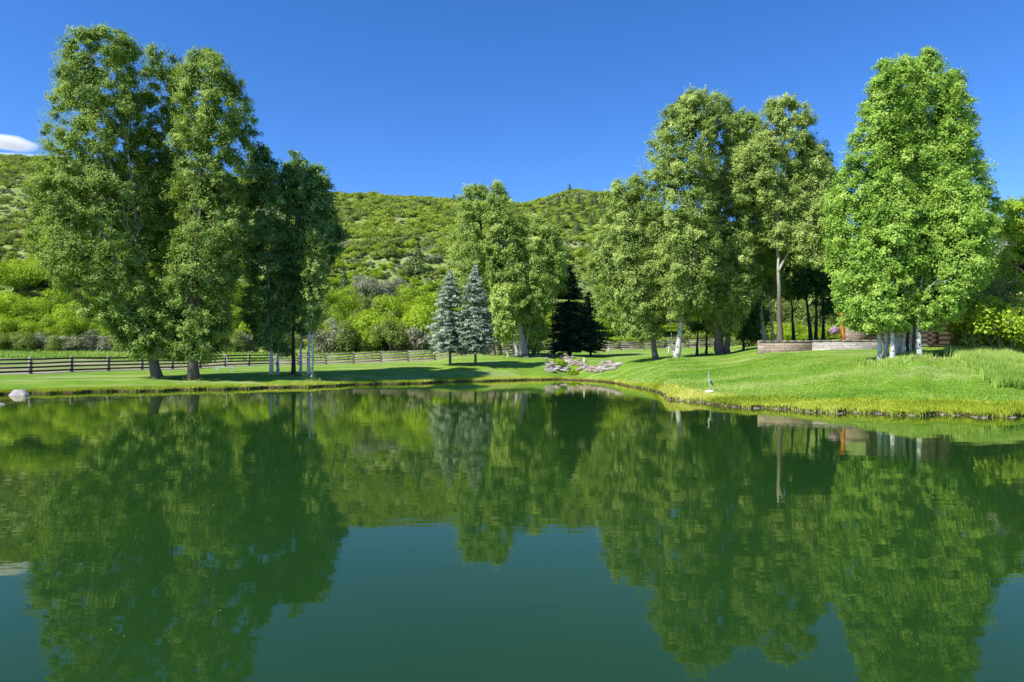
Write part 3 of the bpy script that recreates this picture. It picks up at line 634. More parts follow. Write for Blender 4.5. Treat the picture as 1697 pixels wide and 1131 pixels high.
for k, (bx, sp, lab, rows) in enumerate([
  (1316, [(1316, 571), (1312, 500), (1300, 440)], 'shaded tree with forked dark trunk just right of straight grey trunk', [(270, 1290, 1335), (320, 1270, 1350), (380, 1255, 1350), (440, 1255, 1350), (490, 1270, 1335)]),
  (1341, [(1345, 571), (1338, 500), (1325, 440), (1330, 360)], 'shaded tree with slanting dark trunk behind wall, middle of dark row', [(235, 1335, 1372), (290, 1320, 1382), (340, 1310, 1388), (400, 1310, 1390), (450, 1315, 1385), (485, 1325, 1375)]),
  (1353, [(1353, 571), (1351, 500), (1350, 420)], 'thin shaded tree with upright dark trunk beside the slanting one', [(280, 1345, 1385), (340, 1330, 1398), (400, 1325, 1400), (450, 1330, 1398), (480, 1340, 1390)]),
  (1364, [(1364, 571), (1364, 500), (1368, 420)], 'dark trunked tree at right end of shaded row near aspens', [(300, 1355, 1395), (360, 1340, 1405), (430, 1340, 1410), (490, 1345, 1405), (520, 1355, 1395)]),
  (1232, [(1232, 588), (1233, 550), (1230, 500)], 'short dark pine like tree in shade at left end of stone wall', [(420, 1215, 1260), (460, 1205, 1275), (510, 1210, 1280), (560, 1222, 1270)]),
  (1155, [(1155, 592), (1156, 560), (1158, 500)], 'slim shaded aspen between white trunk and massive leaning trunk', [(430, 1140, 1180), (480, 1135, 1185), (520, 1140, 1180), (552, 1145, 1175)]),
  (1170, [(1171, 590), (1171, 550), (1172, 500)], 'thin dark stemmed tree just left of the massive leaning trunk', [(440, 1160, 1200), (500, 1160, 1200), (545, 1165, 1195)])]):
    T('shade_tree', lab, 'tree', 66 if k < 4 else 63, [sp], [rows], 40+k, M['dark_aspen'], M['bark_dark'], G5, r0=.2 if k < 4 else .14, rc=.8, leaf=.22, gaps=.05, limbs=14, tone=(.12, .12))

G6 = 'aspens in the bright green clump on the right lawn'
for k, (d, sp, rows, lab, r0) in enumerate([
  (37.0, [(1459, 588), (1457, 540), (1450, 450), (1455, 340), (1462, 200)], [(100, 1460, 1470), (118, 1452, 1484), (150, 1440, 1495), (200, 1425, 1500), (260, 1398, 1505), (320, 1372, 1500), (370, 1364, 1500), (420, 1362, 1490), (470, 1374, 1480), (510, 1384, 1475), (540, 1400, 1465)], 'bright aspen at left edge of the white trunked clump', .13),
  (38.0, [(1468, 587), (1470, 520), (1478, 400), (1488, 250), (1492, 150)], [(94, 1484, 1500), (110, 1474, 1522), (150, 1460, 1535), (210, 1450, 1535), (280, 1440, 1545), (350, 1440, 1540), (420, 1440, 1530), (480, 1445, 1520), (520, 1450, 1510)], 'bright aspen with tall pointed top, second from left in clump', .13),
  (36.2, [(1479, 590), (1480, 520), (1481, 430), (1480, 380)], [(300, 1440, 1500), (350, 1420, 1520), (410, 1415, 1530), (460, 1420, 1520), (510, 1428, 1510), (545, 1440, 1495)], 'front bright aspen with thick white trunk and low leafy crown', .14),
  (38.8, [(1490, 586), (1500, 500), (1515, 380), (1530, 240), (1538, 130)], [(84, 1530, 1543), (100, 1520, 1556), (135, 1500, 1575), (190, 1490, 1590), (260, 1490, 1600), (330, 1490, 1600), (400, 1495, 1590), (460, 1500, 1580), (510, 1505, 1560)], 'tallest bright aspen of the clump, its tip nearest the sky', .15),
  (37.5, [(1497, 588), (1499, 520), (1510, 430), (1530, 330)], [(250, 1500, 1560), (310, 1490, 1580), (380, 1480, 1590), (440, 1480, 1590), (490, 1490, 1570), (535, 1500, 1550)], 'bright aspen with thin white stem between thicker trunks', .10),
  (39.5, [(1510, 586), (1520, 500), (1545, 380), (1565, 250), (1578, 160)], [(118, 1570, 1584), (140, 1560, 1598), (180, 1550, 1606), (240, 1540, 1624), (300, 1540, 1640), (350, 1545, 1654), (400, 1550, 1650), (450, 1555, 1635), (490, 1560, 1620)], 'bright aspen leaning right with darker stem in the clump', .14),
  (36.0, [(1523, 592), (1522, 530), (1530, 450), (1550, 370)], [(290, 1555, 1600), (340, 1545, 1630), (390, 1535, 1640), (440, 1525, 1635), (480, 1515, 1620), (515, 1510, 1600), (540, 1515, 1560)], 'rightmost white trunked aspen of the bright clump', .15)]):
    T('aspen_tree', lab, 'tree', d, [sp], [rows], 60+k, M['aspen'], M['bark_white'], G6, r0=r0, rc=.45, leaf=.118, gaps=.0, limbs=14, dens=1.15, depth=.75, tone=(.5, .18), flare=1.2, fill=.9, limbr=.022, minlimb=3.5, maxlimb=2.0)
for k, (bx, by) in enumerate([(1486, 588), (1504, 587), (1514, 589)]):
    T('aspen_tree', ['thin pale stemmed aspen behind the front white trunks', 'dark stemmed young aspen inside the bright clump', 'slim grey aspen just left of rightmost white trunk'][k], 'tree', 37.8+k*.4, [[(bx, by), (bx+1, 500), (bx+6, 380)]], [[(300, bx-20, bx+40), (380, bx-35, bx+50), (450, bx-30, bx+40), (520, bx-20, bx+25)]], 80+k, M['aspen'], [M['bark_white'], M['bark_dark'], M['bark']][k], G6, r0=.09, rc=.6, leaf=.15, dens=.5, limbs=10)
T('dark_tree', 'green broad leafy tree rising behind the thicket at the right edge', 'tree', 44,
  [[(1690, 575), (1695, 480), (1700, 400)]], [[(325, 1690, 1740), (345, 1655, 1800), (380, 1640, 1830), (430, 1645, 1840), (480, 1660, 1830), (520, 1680, 1820)]],
  90, M['shrub_green'], M['bark_dark'], None, r0=.25, rc=.7, leaf=.15, gaps=.05, tone=(.45, .2))

# ------------------------------------------------------------------ shrubs
def shrub_proto(kind, seed, leafsize=.24, n=7, lobes=1.0):
    rng = np.random.default_rng(seed); mb = MB(); sm = MB()
    for k in range(n):
        a = rng.random()*6.28; r = rng.random()**.5*.62; q = rng.uniform(.28, .46)
        c = np.array((math.cos(a)*r, math.sin(a)*r, rng.uniform(.28, .66)*(1.15-r*.7)))
        for _ in range(5):
            cc = c+rng.normal(0, q*.5, 3)*np.array((1, 1, .7)); cc[2] = max(cc[2], .12); m = int(1.6*q*q/(leafsize*leafsize*.36)*1.0)+6
            dr = rng.normal(size=(m, 3)); dr /= np.linalg.norm(dr, axis=1)[:, None]; dr[:, 2] = np.where(dr[:, 2] < -.4, -dr[:, 2], dr[:, 2])
            P = cc+dr*q*.62*(rng.random(m)**.3)[:, None]; P[:, 2] = np.maximum(P[:, 2], .02)
            mb.leaves(P, dr*.9+rng.normal(0, .5, (m, 3))+np.array((0, 0, .3)), leafsize*rng.uniform(.6, 1.3, m), .7, rng, np.clip(rng.normal(.5, .12)+rng.normal(0, .2, m), 0, 1))
        sm.tube(np.array([(c[0]*.15, c[1]*.15, -.05), (c[0]*.5, c[1]*.5, c[2]*.6), c]), [.035, .022, .008], 5)
    return mb, sm
PROTO = {}
def proto_meshes(kind, i, leafsize):
    key = (kind, i, leafsize)
    if key not in PROTO:
        mb, sm = shrub_proto(kind, 500+i*7+len(kind), leafsize)
        a = mb.build('foliage', M[kind]); b = sm.build('stems', M['bark'] if kind != 'shrub_grey' else M['bark_pale'])
        PROTO[key] = (a.data, b.data); bpy.data.objects.remove(a); bpy.data.objects.remove(b)
    return PROTO[key]
def shrub(kind, i, leafsize, X, Y, wx, wz, label, group, name='shrub', rot=None, cat='shrub'):
    A, B = proto_meshes(kind, i, leafsize)
    e = empty(name, (X, Y, H(X, Y)-.05*wz)); e.scale = (wx, wx, wz); e.rotation_euler = (0, 0, rot if rot is not None else (X*7.3+Y*3.1) % 6.28)
    for nm, me in (('foliage', A), ('stems', B)): link(bpy.data.objects.new(nm, me), e)
    tag(e, label, cat, group); return e
rs = random.Random(5)
SEEN = {}
MARKS = [(-60, 'past the left picture edge'), (15, 'at the left picture edge'), (60, 'above the pale boulder'), (112, 'above the left fence end'), (165, 'under the left crown edge'), (215, 'left of the leaning trunk'), (262, 'behind the leaning trunk'), (320, 'behind the twin stemmed trunk'),
         (375, 'above the irrigation cart'), (415, 'left of the slim aspens'), (450, 'behind the first slim aspen'), (487, 'behind the blackish aspen trunk'), (517, 'behind the small light aspen'), (550, 'just right of the slim aspens'), (590, 'above the pale middle fence'), (630, 'above the tree shadow tip'), (670, 'midway from aspens to spruces'), (708, 'left of the blue spruces'),
         (746, 'behind the left blue spruce'), (788, 'behind the right blue spruce'), (829, 'behind the yellow green tree'), (869, 'behind the tallest central tree'), (905, 'left of the black spruce'), (944, 'behind the black spruce'), (985, 'right of the black spruce'), (1025, 'left of the curved dark trunk'), (1087, 'behind the curved dark trunk'),
         (1122, 'behind the white trunked tree'), (1165, 'behind the slim shaded aspen'), (1196, 'behind the massive leaning trunk'), (1245, 'at the left end of the stone wall'), (1292, 'behind the straight grey trunk'), (1340, 'behind the slanting dark trunk'), (1390, 'behind the orange log post')]
def where(px): return min(MARKS, key=lambda q: abs(q[0]-px))[1]
# the row of shrubs at the foot of the hill (column, top row, distance, half width m, kind)
COLN = {'shrub_green': 'bright yellow green', 'shrub_olive': 'dull olive green', 'shrub_grey': 'grey purplish'}
def named(px):
    return ('beyond the left fence end' if px < 110 else 'behind the leaning cottonwood' if px < 300 else 'behind the twin stemmed cottonwood' if px < 430 else
            'behind the slim aspen clump' if px < 540 else 'beyond the pale middle fence' if px < 720 else 'behind the blue spruces' if px < 850 else
            'behind the black spruce' if px < 1010 else 'behind the white trunked cottonwood' if px < 1240 else 'behind the stone wall')
base_row = [(15, 545, 107, 3.2, 'shrub_olive'), (52, 552, 106, 3.0, 'shrub_olive'), (78, 548, 107, 3.0, 'shrub_grey'), (110, 550, 106, 2.6, 'shrub_olive'), (140, 545, 106, 3.2, 'shrub_grey'), (180, 552, 107, 2.8, 'shrub_grey'),
 (215, 548, 107, 3, 'shrub_olive'), (285, 540, 107, 3, 'shrub_grey'), (355, 545, 107, 3.2, 'shrub_olive'), (392, 550, 106, 3, 'shrub_olive'), (425, 548, 107, 3, 'shrub_grey'), (470, 545, 106, 3, 'shrub_olive'),
 (545, 525, 106, 3.6, 'shrub_grey'), (575, 535, 106, 3.4, 'shrub_olive'), (602, 528, 107, 3.6, 'shrub_green'), (628, 535, 106, 3.0, 'shrub_olive'), (655, 522, 104, 4.0, 'shrub_olive'), (690, 530, 106, 3.2, 'shrub_grey'),
 (640, 486, 112, 8.5, 'shrub_green'), (578, 508, 112, 4.5, 'shrub_green'), (700, 500, 114, 5, 'shrub_green'), (722, 540, 104, 3, 'shrub_green'), (735, 478, 122, 6, 'shrub_green'),
 (35, 420, 135, 7.5, 'shrub_green'), (95, 430, 138, 6.5, 'shrub_green'), (5, 478, 120, 7, 'shrub_green'), (60, 480, 120, 7, 'shrub_green'), (115, 490, 119, 6.5, 'shrub_green'), (30, 515, 113, 5.5, 'shrub_green'), (88, 518, 112, 5.5, 'shrub_green'), (150, 500, 117, 6, 'shrub_green'),
 (170, 520, 113, 4.5, 'shrub_green'), (400, 460, 128, 6, 'shrub_green'), (380, 500, 116, 5, 'shrub_green'), (430, 505, 114, 4.5, 'shrub_green'), (345, 470, 124, 5, 'shrub_olive'), (560, 470, 125, 5, 'shrub_green'), (598, 455, 130, 4.6, 'shrub_grey'), (655, 452, 132, 3.6, 'shrub_grey'), (615, 480, 120, 4, 'shrub_olive'), (690, 468, 124, 5, 'shrub_green'), (540, 495, 116, 5, 'shrub_olive'),
 (895, 560, 104, 3.5, 'shrub_green'), (1020, 560, 112, 3.5, 'shrub_green'), (1050, 545, 118, 5, 'shrub_green'), (1110, 545, 118, 5, 'shrub_green'), (1150, 550, 112, 4, 'shrub_olive'), (1180, 535, 116, 5, 'shrub_green'), (1215, 540, 112, 5, 'shrub_green'), (1250, 520, 110, 5, 'shrub_olive'),
 (1325, 545, 80, 2.6, 'shrub_green'), (1300, 530, 86, 3.4, 'shrub_green'), (1345, 540, 90, 3.4, 'shrub_green'), (1270, 540, 84, 3, 'shrub_green'), (1240, 548, 84, 3, 'shrub_olive'), (1375, 535, 86, 3, 'shrub_green'), (1312, 480, 104, 6, 'shrub_olive'), (1385, 490, 104, 6, 'shrub_olive'), (1345, 500, 108, 6, 'shrub_grey'), (1260, 470, 108, 6, 'shrub_olive'),
 (985, 505, 116, 5, 'shrub_green'), (860, 540, 106, 4, 'shrub_green'), (800, 540, 104, 4, 'shrub_green'), (1080, 505, 122, 7, 'shrub_olive'), (1150, 490, 126, 7, 'shrub_olive'), (1220, 480, 124, 7, 'shrub_olive')]
for k, (px, ty, d, hw, kd) in enumerate(base_row):
    X = (px-CX)/F*d; z0 = H(X, d); h = CZ-(ty-HY)/F*d-z0
    size = 'large rounded' if hw > 5 else 'medium' if hw > 3.3 else 'low'
    shrub(kd, k % 4, .036 if hw > 4 else .055, X, d, hw/.82, max(h, 1.5)/1.0, f'{size} {COLN[kd]} foothill shrub {where(px)}', f'{COLN[kd]} {size} foothill shrubs {named(px)}')
# the next band of bushes up the slope, still one object each
cnt = 0
rng = np.random.default_rng(77); placed = []
for tries in range(2600):
    px = rng.uniform(-40, 1040); Y = rng.uniform(114, 172); X = (px-CX)/F*Y
    if any((X-a)**2+(Y-b)**2 < 3.6**2 for a, b in placed): continue
    placed.append((X, Y)); 
    if len(placed) > 285: break
for X, Y in placed:
    px = X/Y*F+CX; s = vnoise(np.array([X*.05]), np.array([Y*.05]), 3)[0]+rng.normal(0, .18)
    kd = 'shrub_green' if s > .34 else 'shrub_olive' if s > .14 else 'shrub_grey'
    if px < 160 and Y < 150: kd = 'shrub_green'
    wx = rng.uniform(1.5, 3.1) * (1 if kd != 'shrub_grey' else .75)
    shrub(kd, int(rng.integers(4)), .062, X, Y, wx, wx*rng.uniform(.65, .95), f'{"broad" if wx > 2.6 else "small" if wx < 2.0 else "middling"} {COLN[kd]} bush {"low" if Y < 128 else "halfway" if Y < 145 else "higher" if Y < 159 else "highest"} on the hill {where(px)}', 'bushes on the lower hill slope', 'hill_bush', cat='bush')
# everything above: too many to count, one mass per foliage colour
def scrub_mass(name, kd, sel, label, lsz):
    mb = MB(); r2 = np.random.default_rng(len(name))
    for X, Y, s in sel:
        m = int(58*s); z0 = H(X, Y)
        for q in range(3):
            c = np.array((X, Y, z0+s*.35))+r2.normal(0, s*.42, 3)*np.array((1, 1, .25)); dr = r2.normal(size=(m, 3)); dr /= np.linalg.norm(dr, axis=1)[:, None]; dr[:, 2] = abs(dr[:, 2])*1.0-.15
            P = c+dr*np.array((1, 1, .75))*s*.62*(r2.random(m)**.35)[:, None]; tn = r2.normal(.5, .16)
            mb.leaves(P, dr+r2.normal(0, .45, (m, 3)), lsz*r2.uniform(.6, 1.3, m), .75, r2, np.clip(tn+r2.normal(0, .17, m), 0, 1))
    o = mb.build(name, M[kd]); return tag(o, label, 'scrub', kind='stuff')
sel = {'shrub_green': [], 'shrub_olive': [], 'shrub_grey': []}
for k in range(8200):
    px = rng.uniform(-60, 1330); t = rng.random()**.85; rd = np.interp(px, RD[:, 0], RD[:, 1]); Y = 160+(rd+2-160)*t
    if 150 < px < 500 and rng.random() < .25: continue
    X = (px-CX)/F*Y; s = .7*vnoise(np.array([X*.03]), np.array([Y*.03]), 8)[0]+.3*vnoise(np.array([X*.12]), np.array([Y*.12]), 9)[0]+rng.normal(0, .13)
    kd = 'shrub_green' if s > .45 else 'shrub_olive' if s > .31 else 'shrub_grey'
    sel[kd].append((X, Y, rng.uniform(.9, 2.6) if kd != 'shrub_grey' else rng.uniform(.5, 1.3)))
for k in range(2600):
    px = rng.uniform(-60, 1330); Y = rng.uniform(109, 168); X = (px-CX)/F*Y
    kd = ['shrub_green', 'shrub_olive', 'shrub_grey'][int(rng.integers(3))]; sel[kd].append((X, Y, rng.uniform(.5, 1.7) if kd != 'shrub_grey' else rng.uniform(.4, 1.0)))
scrub_mass('scrub_oak', 'hill_oak', sel['shrub_green'], 'bright green scrub oak covering the hillside up to the ridge', .34)
scrub_mass('olive_scrub', 'shrub_olive', sel['shrub_olive'], 'dull olive scrub scattered between the brighter oak on the hillside', .42)
scrub_mass('sagebrush', 'shrub_grey', sel['shrub_grey'], 'pale grey sagebrush scattered in open patches of the hillside', .34)
# junipers and pines on the hill
JR = [(944, 322, 341, 5, .349), (958, 328, 340, 4, .349), (1009, 329, 342, 4, .349), (752, 332, 342, 4, .31)]
def juniper_proto(seed):
    r3 = np.random.default_rng(seed); mb = MB(); tm = MB(); tm.tube([(0, 0, -.02), (0, 0, .9)], [.03, .008], 5)
    for z in np.linspace(.10, .97, 15):
        R = .34*(1-z)**.7+.02; m = int(60*R/.3)+8; a = r3.random(m)*6.28; q = R*np.sqrt(r3.random(m))*r3.uniform(.75, 1.15, m)
        P = np.stack([np.cos(a)*q, np.sin(a)*q, z+r3.normal(0, .03, m)-q*.15], 1)
        mb.leaves(P, np.stack([np.cos(a), np.sin(a), np.full(m, .6)], 1)+r3.normal(0, .4, (m, 3)), .085*r3.uniform(.6, 1.3, m), .5, r3, np.clip(r3.normal(.45, .22, m), 0, 1))
    a = mb.build('crown', M['juniper']); b = tm.build('trunk', M['bark_dark']); r = (a.data, b.data); bpy.data.objects.remove(a); bpy.data.objects.remove(b); return r
JP = [juniper_proto(s) for s in (1, 2, 3)]
def juniper(X, Y, h, label, group, k):
    e = empty('hill_conifer', (X, Y, H(X, Y)-.1)); e.scale = (h*1.05, h*1.05, h); e.rotation_euler = (0, 0, k*1.7)
    for nm, me in zip(('crown', 'trunk'), JP[k % 3]): link(bpy.data.objects.new(nm, me), e)
    tag(e, label, 'conifer', group)
juniper((944-CX)/F*346, 346, 6.8, 'lone dark conifer, tallest one on the hill crest against the sky', None, 0)
juniper((957-CX)/F*346, 346, 4.2, 'small conifer just right of the lone crest conifer', None, 1)
juniper((1009-CX)/F*342, 342, 5.0, 'dark conifer on the crest near the left cottonwood of right lawn', None, 2)
juniper((752-CX)/F*302, 302, 4.0, 'small dark conifer on the crest left of the central trees', None, 1)
juniper((692-CX)/F*150, 150, 7.0, 'dark conifer standing alone in mid slope above the pale middle fence', None, 0)
juniper((570-CX)/F*134, 134, 5.5, 'dark conifer on the lower slope right of the slim aspen clump', None, 2)
for k in range(95):
    px = rng.uniform(880, 1330); Y = rng.uniform(185, 250); X = (px-CX)/F*Y
    juniper(X, Y, rng.uniform(2.6, 4.8), 'small hillside conifer ' + ('low' if Y < 220 else 'midway' if Y < 255 else 'high') + ' up ' + where(px), 'conifers on the right hill slope', k)

# ------------------------------------------------------------------ thicket and ground plants on the right
for k, (px, ty, d, hw, kd, lab) in enumerate([
  (1665, 478, 36.5, 2.5, 'shrub_green', 'leafy green thicket bush at the right edge above tall grass'), (1630, 490, 37.8, 1.9, 'shrub_olive', 'dark green thicket bush right of the aspen clump beside cabin'),
  (1690, 430, 40, 2.4, 'shrub_olive', 'twiggy olive bush in the thicket at the right edge'), (1648, 455, 41.5, 1.8, 'shrub_olive', 'tall olive bush in the thicket under the cabin balcony'),
  (1720, 470, 38, 2.6, 'shrub_green', 'green thicket bush cut by the right edge of the picture'), (1600, 540, 39, .9, 'shrub_olive', 'small dark bush at the foot of the thicket by the shaded passage'),
  (1690, 375, 43, 2.6, 'shrub_green', 'tall bright bush crowning the thicket at the right edge')]):
    X = (px-CX)/F*d; z0 = H(X, d); h = CZ-(ty-HY)/F*d-z0
    shrub(kd, k % 4, .055, X, d, hw/.82, h, lab, 'thicket at the right edge')
r4 = np.random.default_rng(9)
tw = MB()
for k in range(90):
    px = r4.uniform(1632, 1720); d = r4.uniform(35.5, 38); X = (px-CX)/F*d; z = CZ-(r4.uniform(430, 560)-HY)/F*d
    a = np.array((X, d, z)); b = a+r4.normal(0, .5, 3)+np.array((0, 0, .3)); m = (a+b)/2+r4.normal(0, .12, 3); tw.tube([a, m, b], [.014, .01, .005], 4)
tag(tw.build('bare_twigs', M['bark']), 'tangled bare grey twigs poking out of the right edge thicket', 'twigs', kind='stuff')

def blades(name, PX, PY, hgt, wid, rng, m, label, lean=.3, tone=(.5, .2)):
    n = len(PX); Z = height(PX, PY); B = np.stack([PX, PY, Z-.01], 1); h = hgt*rng.uniform(.5, 1.25, n)
    a = rng.random(n)*6.283; dx = np.cos(a); dy = np.sin(a); W = wid*rng.uniform(.6, 1.3, n)
    la = rng.random(n)*6.283; le = lean*h*rng.random(n)
    T_ = B + np.stack([np.cos(la)*le, np.sin(la)*le, h], 1); side = np.stack([dx*W, dy*W, 0*W], 1)*.5
    mid = B+(T_-B)*.55
    V = np.stack([B-side, B+side, mid+side*.8, T_, mid-side*.8], 1)
    idx = np.arange(n)*5
    q = np.stack([idx, idx+1, idx+2, idx+4], 1); t3 = np.stack([idx+4, idx+2, idx+3, idx+3], 1)
    mb = MB(); mb.add(V.reshape(-1, 3), np.concatenate([q, t3]), np.repeat(np.clip(rng.normal(tone[0], tone[1], n)+1.9*fbm(PX*.12, PY*.45, 21)+.5*fbm(PX*.9, PY*1.4, 22), 0, 1), 5))
    return tag(mb.build(name, m), label, 'grass', kind='stuff')
def shore_pts(n, p0, p1, lo, hi):
    px = r4.uniform(p0, p1, n); ds = shore(px); Y = ds+r4.uniform(lo, hi, n)**1; return (px-CX)/F*Y, Y
a = [shore_pts(34000, 1020, 1760, -.05, 1.1), shore_pts(26000, -60, 1100, -.05, .8), shore_pts(9000, 1100, 1760, 1.1, 2.2)]
X = np.concatenate([q[0] for q in a]); Y = np.concatenate([q[1] for q in a])
blades('bank_grass', X, Y, .14, .028, r4, M['grassblade'], 'unmown yellow green grass fringe along the waterline', .5)
n = 150000; px = r4.uniform(990, 1760, n); px = px[(px > 990+110*r4.random(n))]; n = len(px); Y = shore(px)+r4.uniform(0, 1, n)**1.2*(21+5*np.sin(px*.03))*r4.uniform(.85, 1.1, n); X = (px-CX)/F*Y
blades('lawn_tufts', X, Y, .055, .035, r4, M['lawnblade'], 'short mown lawn grass on the right bank slope', .8)
n = 90000; px = r4.uniform(1565, 1800, n); Y = r4.uniform(29.0, 38.5, n)
keep = (px > 1562+ (38.5-Y)*10+r4.normal(0, 6, n)); px = px[keep]; Y = Y[keep]; X = (px-CX)/F*Y
blades('tall_grass', X, Y, .45, .035, r4, M['tallgrass'], 'tall unmown meadow grass in front of the right thicket', .45)
n = 3500; px = r4.normal(1492, 26, n); Y = r4.normal(36.8, .8, n); X = (px-CX)/F*Y
blades('aspen_foot_grass', X, Y, .28, .03, r4, M['tallgrass'], 'longer grass left around the feet of the aspen clump', .5)
n = 24000; px = r4.uniform(-60, 760, n); Y = r4.uniform(88, 106, n); X = (px-CX)/F*Y
blades('pasture_grass', X, Y, .45, .09, r4, M['tallgrass'], 'rough grass growing in the pasture before the hill shrubs', .5)

TRK = [(o_.location.x, o_.location.y) for o_ in S.objects if o_.name.split('.')[0] in ('cottonwood_tree', 'aspen_tree', 'shade_tree') and o_.parent is None]
n = 9000; k_ = r4.integers(0, len(TRK), n); TA = np.array(TRK)[k_]; ra_ = .25+abs(r4.normal(0, .9, n)); th_ = r4.random(n)*6.283
X = TA[:, 0]+np.cos(th_)*ra_; Y = TA[:, 1]+np.sin(th_)*ra_; mb = MB()
mb.leaves(np.stack([X, Y, height(X, Y)+.03], 1), np.tile((0, 0, 1.), (n, 1))+r4.normal(0, .2, (n, 3)), r4.uniform(.05, .13, n), .7, r4, r4.random(n))
tag(mb.build('leaf_litter', M['litter']), 'brown fallen leaves and bare duff around the tree feet', 'leaf litter', kind='stuff')
X = TA[:4000, 0]+np.cos(th_[:4000])*(.3+.25*ra_[:4000]); Y = TA[:4000, 1]+np.sin(th_[:4000])*(.3+.25*ra_[:4000])
blades('trunk_foot_grass', X, Y, .20, .035, r4, M['tallgrass'], 'longer unmown grass left around the foot of each trunk', .5)

# ------------------------------------------------------------------ fences
def fence(label, pts, group, hgt=1.32, rails=4, rt=.5):
    pts = [np.array((p[0], p[1], H(p[0], p[1]))) for p in pts]
    e = empty('wooden_fence', tuple(pts[0])); tag(e, label, 'fence', group); o = pts[0]; rf = random.Random(len(pts))
    ang = math.atan2(pts[-1][1]-pts[0][1], pts[-1][0]-pts[0][0])
    for p in pts:
        mb = MB(); h = hgt+rf.uniform(-.03, .05); mb.box(p-o+np.array((0, 0, h/2-.1)), (.21, .21, h+.2), ang+rf.uniform(-.1, .1), .5+rf.uniform(-.15, .15)); 
        mb.box(p-o+np.array((0, 0, h+.015)), (.20, .20, .035), ang, .6, top=.7); mb.build('post', M['wood'], e)
    nrm = np.array((math.sin(ang), -math.cos(ang), 0))*.13      # rails nailed on the pond side
    for a, b in zip(pts[:-1], pts[1:]):
        for k in range(rails):
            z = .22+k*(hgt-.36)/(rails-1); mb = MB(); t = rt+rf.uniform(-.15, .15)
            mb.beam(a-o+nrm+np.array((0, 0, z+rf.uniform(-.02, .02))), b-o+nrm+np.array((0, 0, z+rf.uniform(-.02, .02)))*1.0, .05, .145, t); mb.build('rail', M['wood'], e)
    return e
fence('four rail wooden fence with shade darkened rails running away behind the left bank trees', FP1, None, rt=.13)  # low rail tone paints in the shade on the side facing the pond
fence('weathered four rail wooden fence crossing the pasture left of the blue spruces', FP2+[FP2[-1]+np.array((3.1, .9))*k for k in range(1, 4)], None)
pq = [w2(px, 580, d)[:2] for px, d in ((688, 118), (700, 113), (713, 108), (728, 104), (745, 102), (775, 101), (805, 101), (835, 101), (866, 101), (898, 101), (930, 102), (962, 102), (995, 103), (1030, 103), (1068, 103), (1106, 104), (1142, 104), (1178, 104), (1214, 104), (1250, 105))]
fence('distant rail fence behind the central trees and the right lawn', pq, None)

# ------------------------------------------------------------------ rocks
def rock_mesh(seed, mt, name='rock', flat=.65):
    r = np.random.default_rng(seed); import bmesh
    bm = bmesh.new(); bmesh.ops.create_icosphere(bm, subdivisions=2, radius=1)
    pl = [(r.normal(size=3), r.uniform(.55, .85)) for _ in range(9)]
    for v in bm.verts:
        p = np.array(v.co)
        for nrm, dd in pl:
            u = nrm/np.linalg.norm(nrm); s = p@u
            if s > dd: p = p-u*(s-dd)
        p = p*(1+r.normal(0, .015)); v.co = (p[0], p[1], p[2]*flat)
    me = bpy.data.meshes.new(name); bm.to_mesh(me); bm.free(); at = me.attributes.new('tone', 'FLOAT', 'POINT'); at.data.foreach_set('value', np.full(len(me.vertices), r.uniform(.35, .7), np.float32))
    me.materials.append(mt); return me
RK = [rock_mesh(s, M['rock']) for s in range(5)]+[rock_mesh(s+20, M['redrock']) for s in range(5)]
def rock(me, x, y, z, sc, label, group=None, name='rock', rz=0, cat='rock'):
    o = link(bpy.data.objects.new(name, me)); o.location = (x, y, z); o.scale = sc if not isinstance(sc, float) else (sc,)*3; o.rotation_euler = (0, 0, rz)
    return tag(o, label, cat, group)
# flat-topped boulder standing in the water at the left shore
def boulder():
    import bmesh
    bm = bmesh.new()
    lo = [(-.62, -.38), (-.1, -.5), (.62, -.42), (.72, .0), (.45, .42), (-.2, .45), (-.66, .1)]; hi = [(-.36, -.16), (-.05, -.24), (.22, -.2), (.34, .02), (.16, .24), (-.1, .26), (-.38, .06)]
    a = [bm.verts.new((x, y, -.25)) for x, y in lo]; m = [bm.verts.new((x*.98, y*.98, .03)) for x, y in lo]; b = [bm.verts.new((x, y, .36+.03*x)) for x, y in hi]
    for p, q in ((a, m), (m, b)):
        for k in range(7): bm.faces.new((p[k], p[(k+1) % 7], q[(k+1) % 7], q[k]))
    bm.faces.new(b); bm.faces.new(a[::-1])
    bmesh.ops.bevel(bm, geom=[e for e in bm.edges], offset=.03, segments=2, affect='EDGES')
    me = bpy.data.meshes.new('boulder'); bm.to_mesh(me); bm.free(); at = me.attributes.new('tone', 'FLOAT', 'POINT'); at.data.foreach_set('value', np.full(len(me.vertices), .62, np.float32)); me.materials.append(M['rock']); return me
rock(boulder(), (40-CX)/F*36.6, 36.3, 0, (.74, .7, .85), 'pale flat topped boulder at the left waterline', None, 'boulder', cat='boulder')
rock(RK[1], (-2-CX)/F*29.6, 29.6, -.03, (.32, .3, .2), 'small flat rock poking from the water at the left edge', None)
r5 = np.random.default_rng(12)
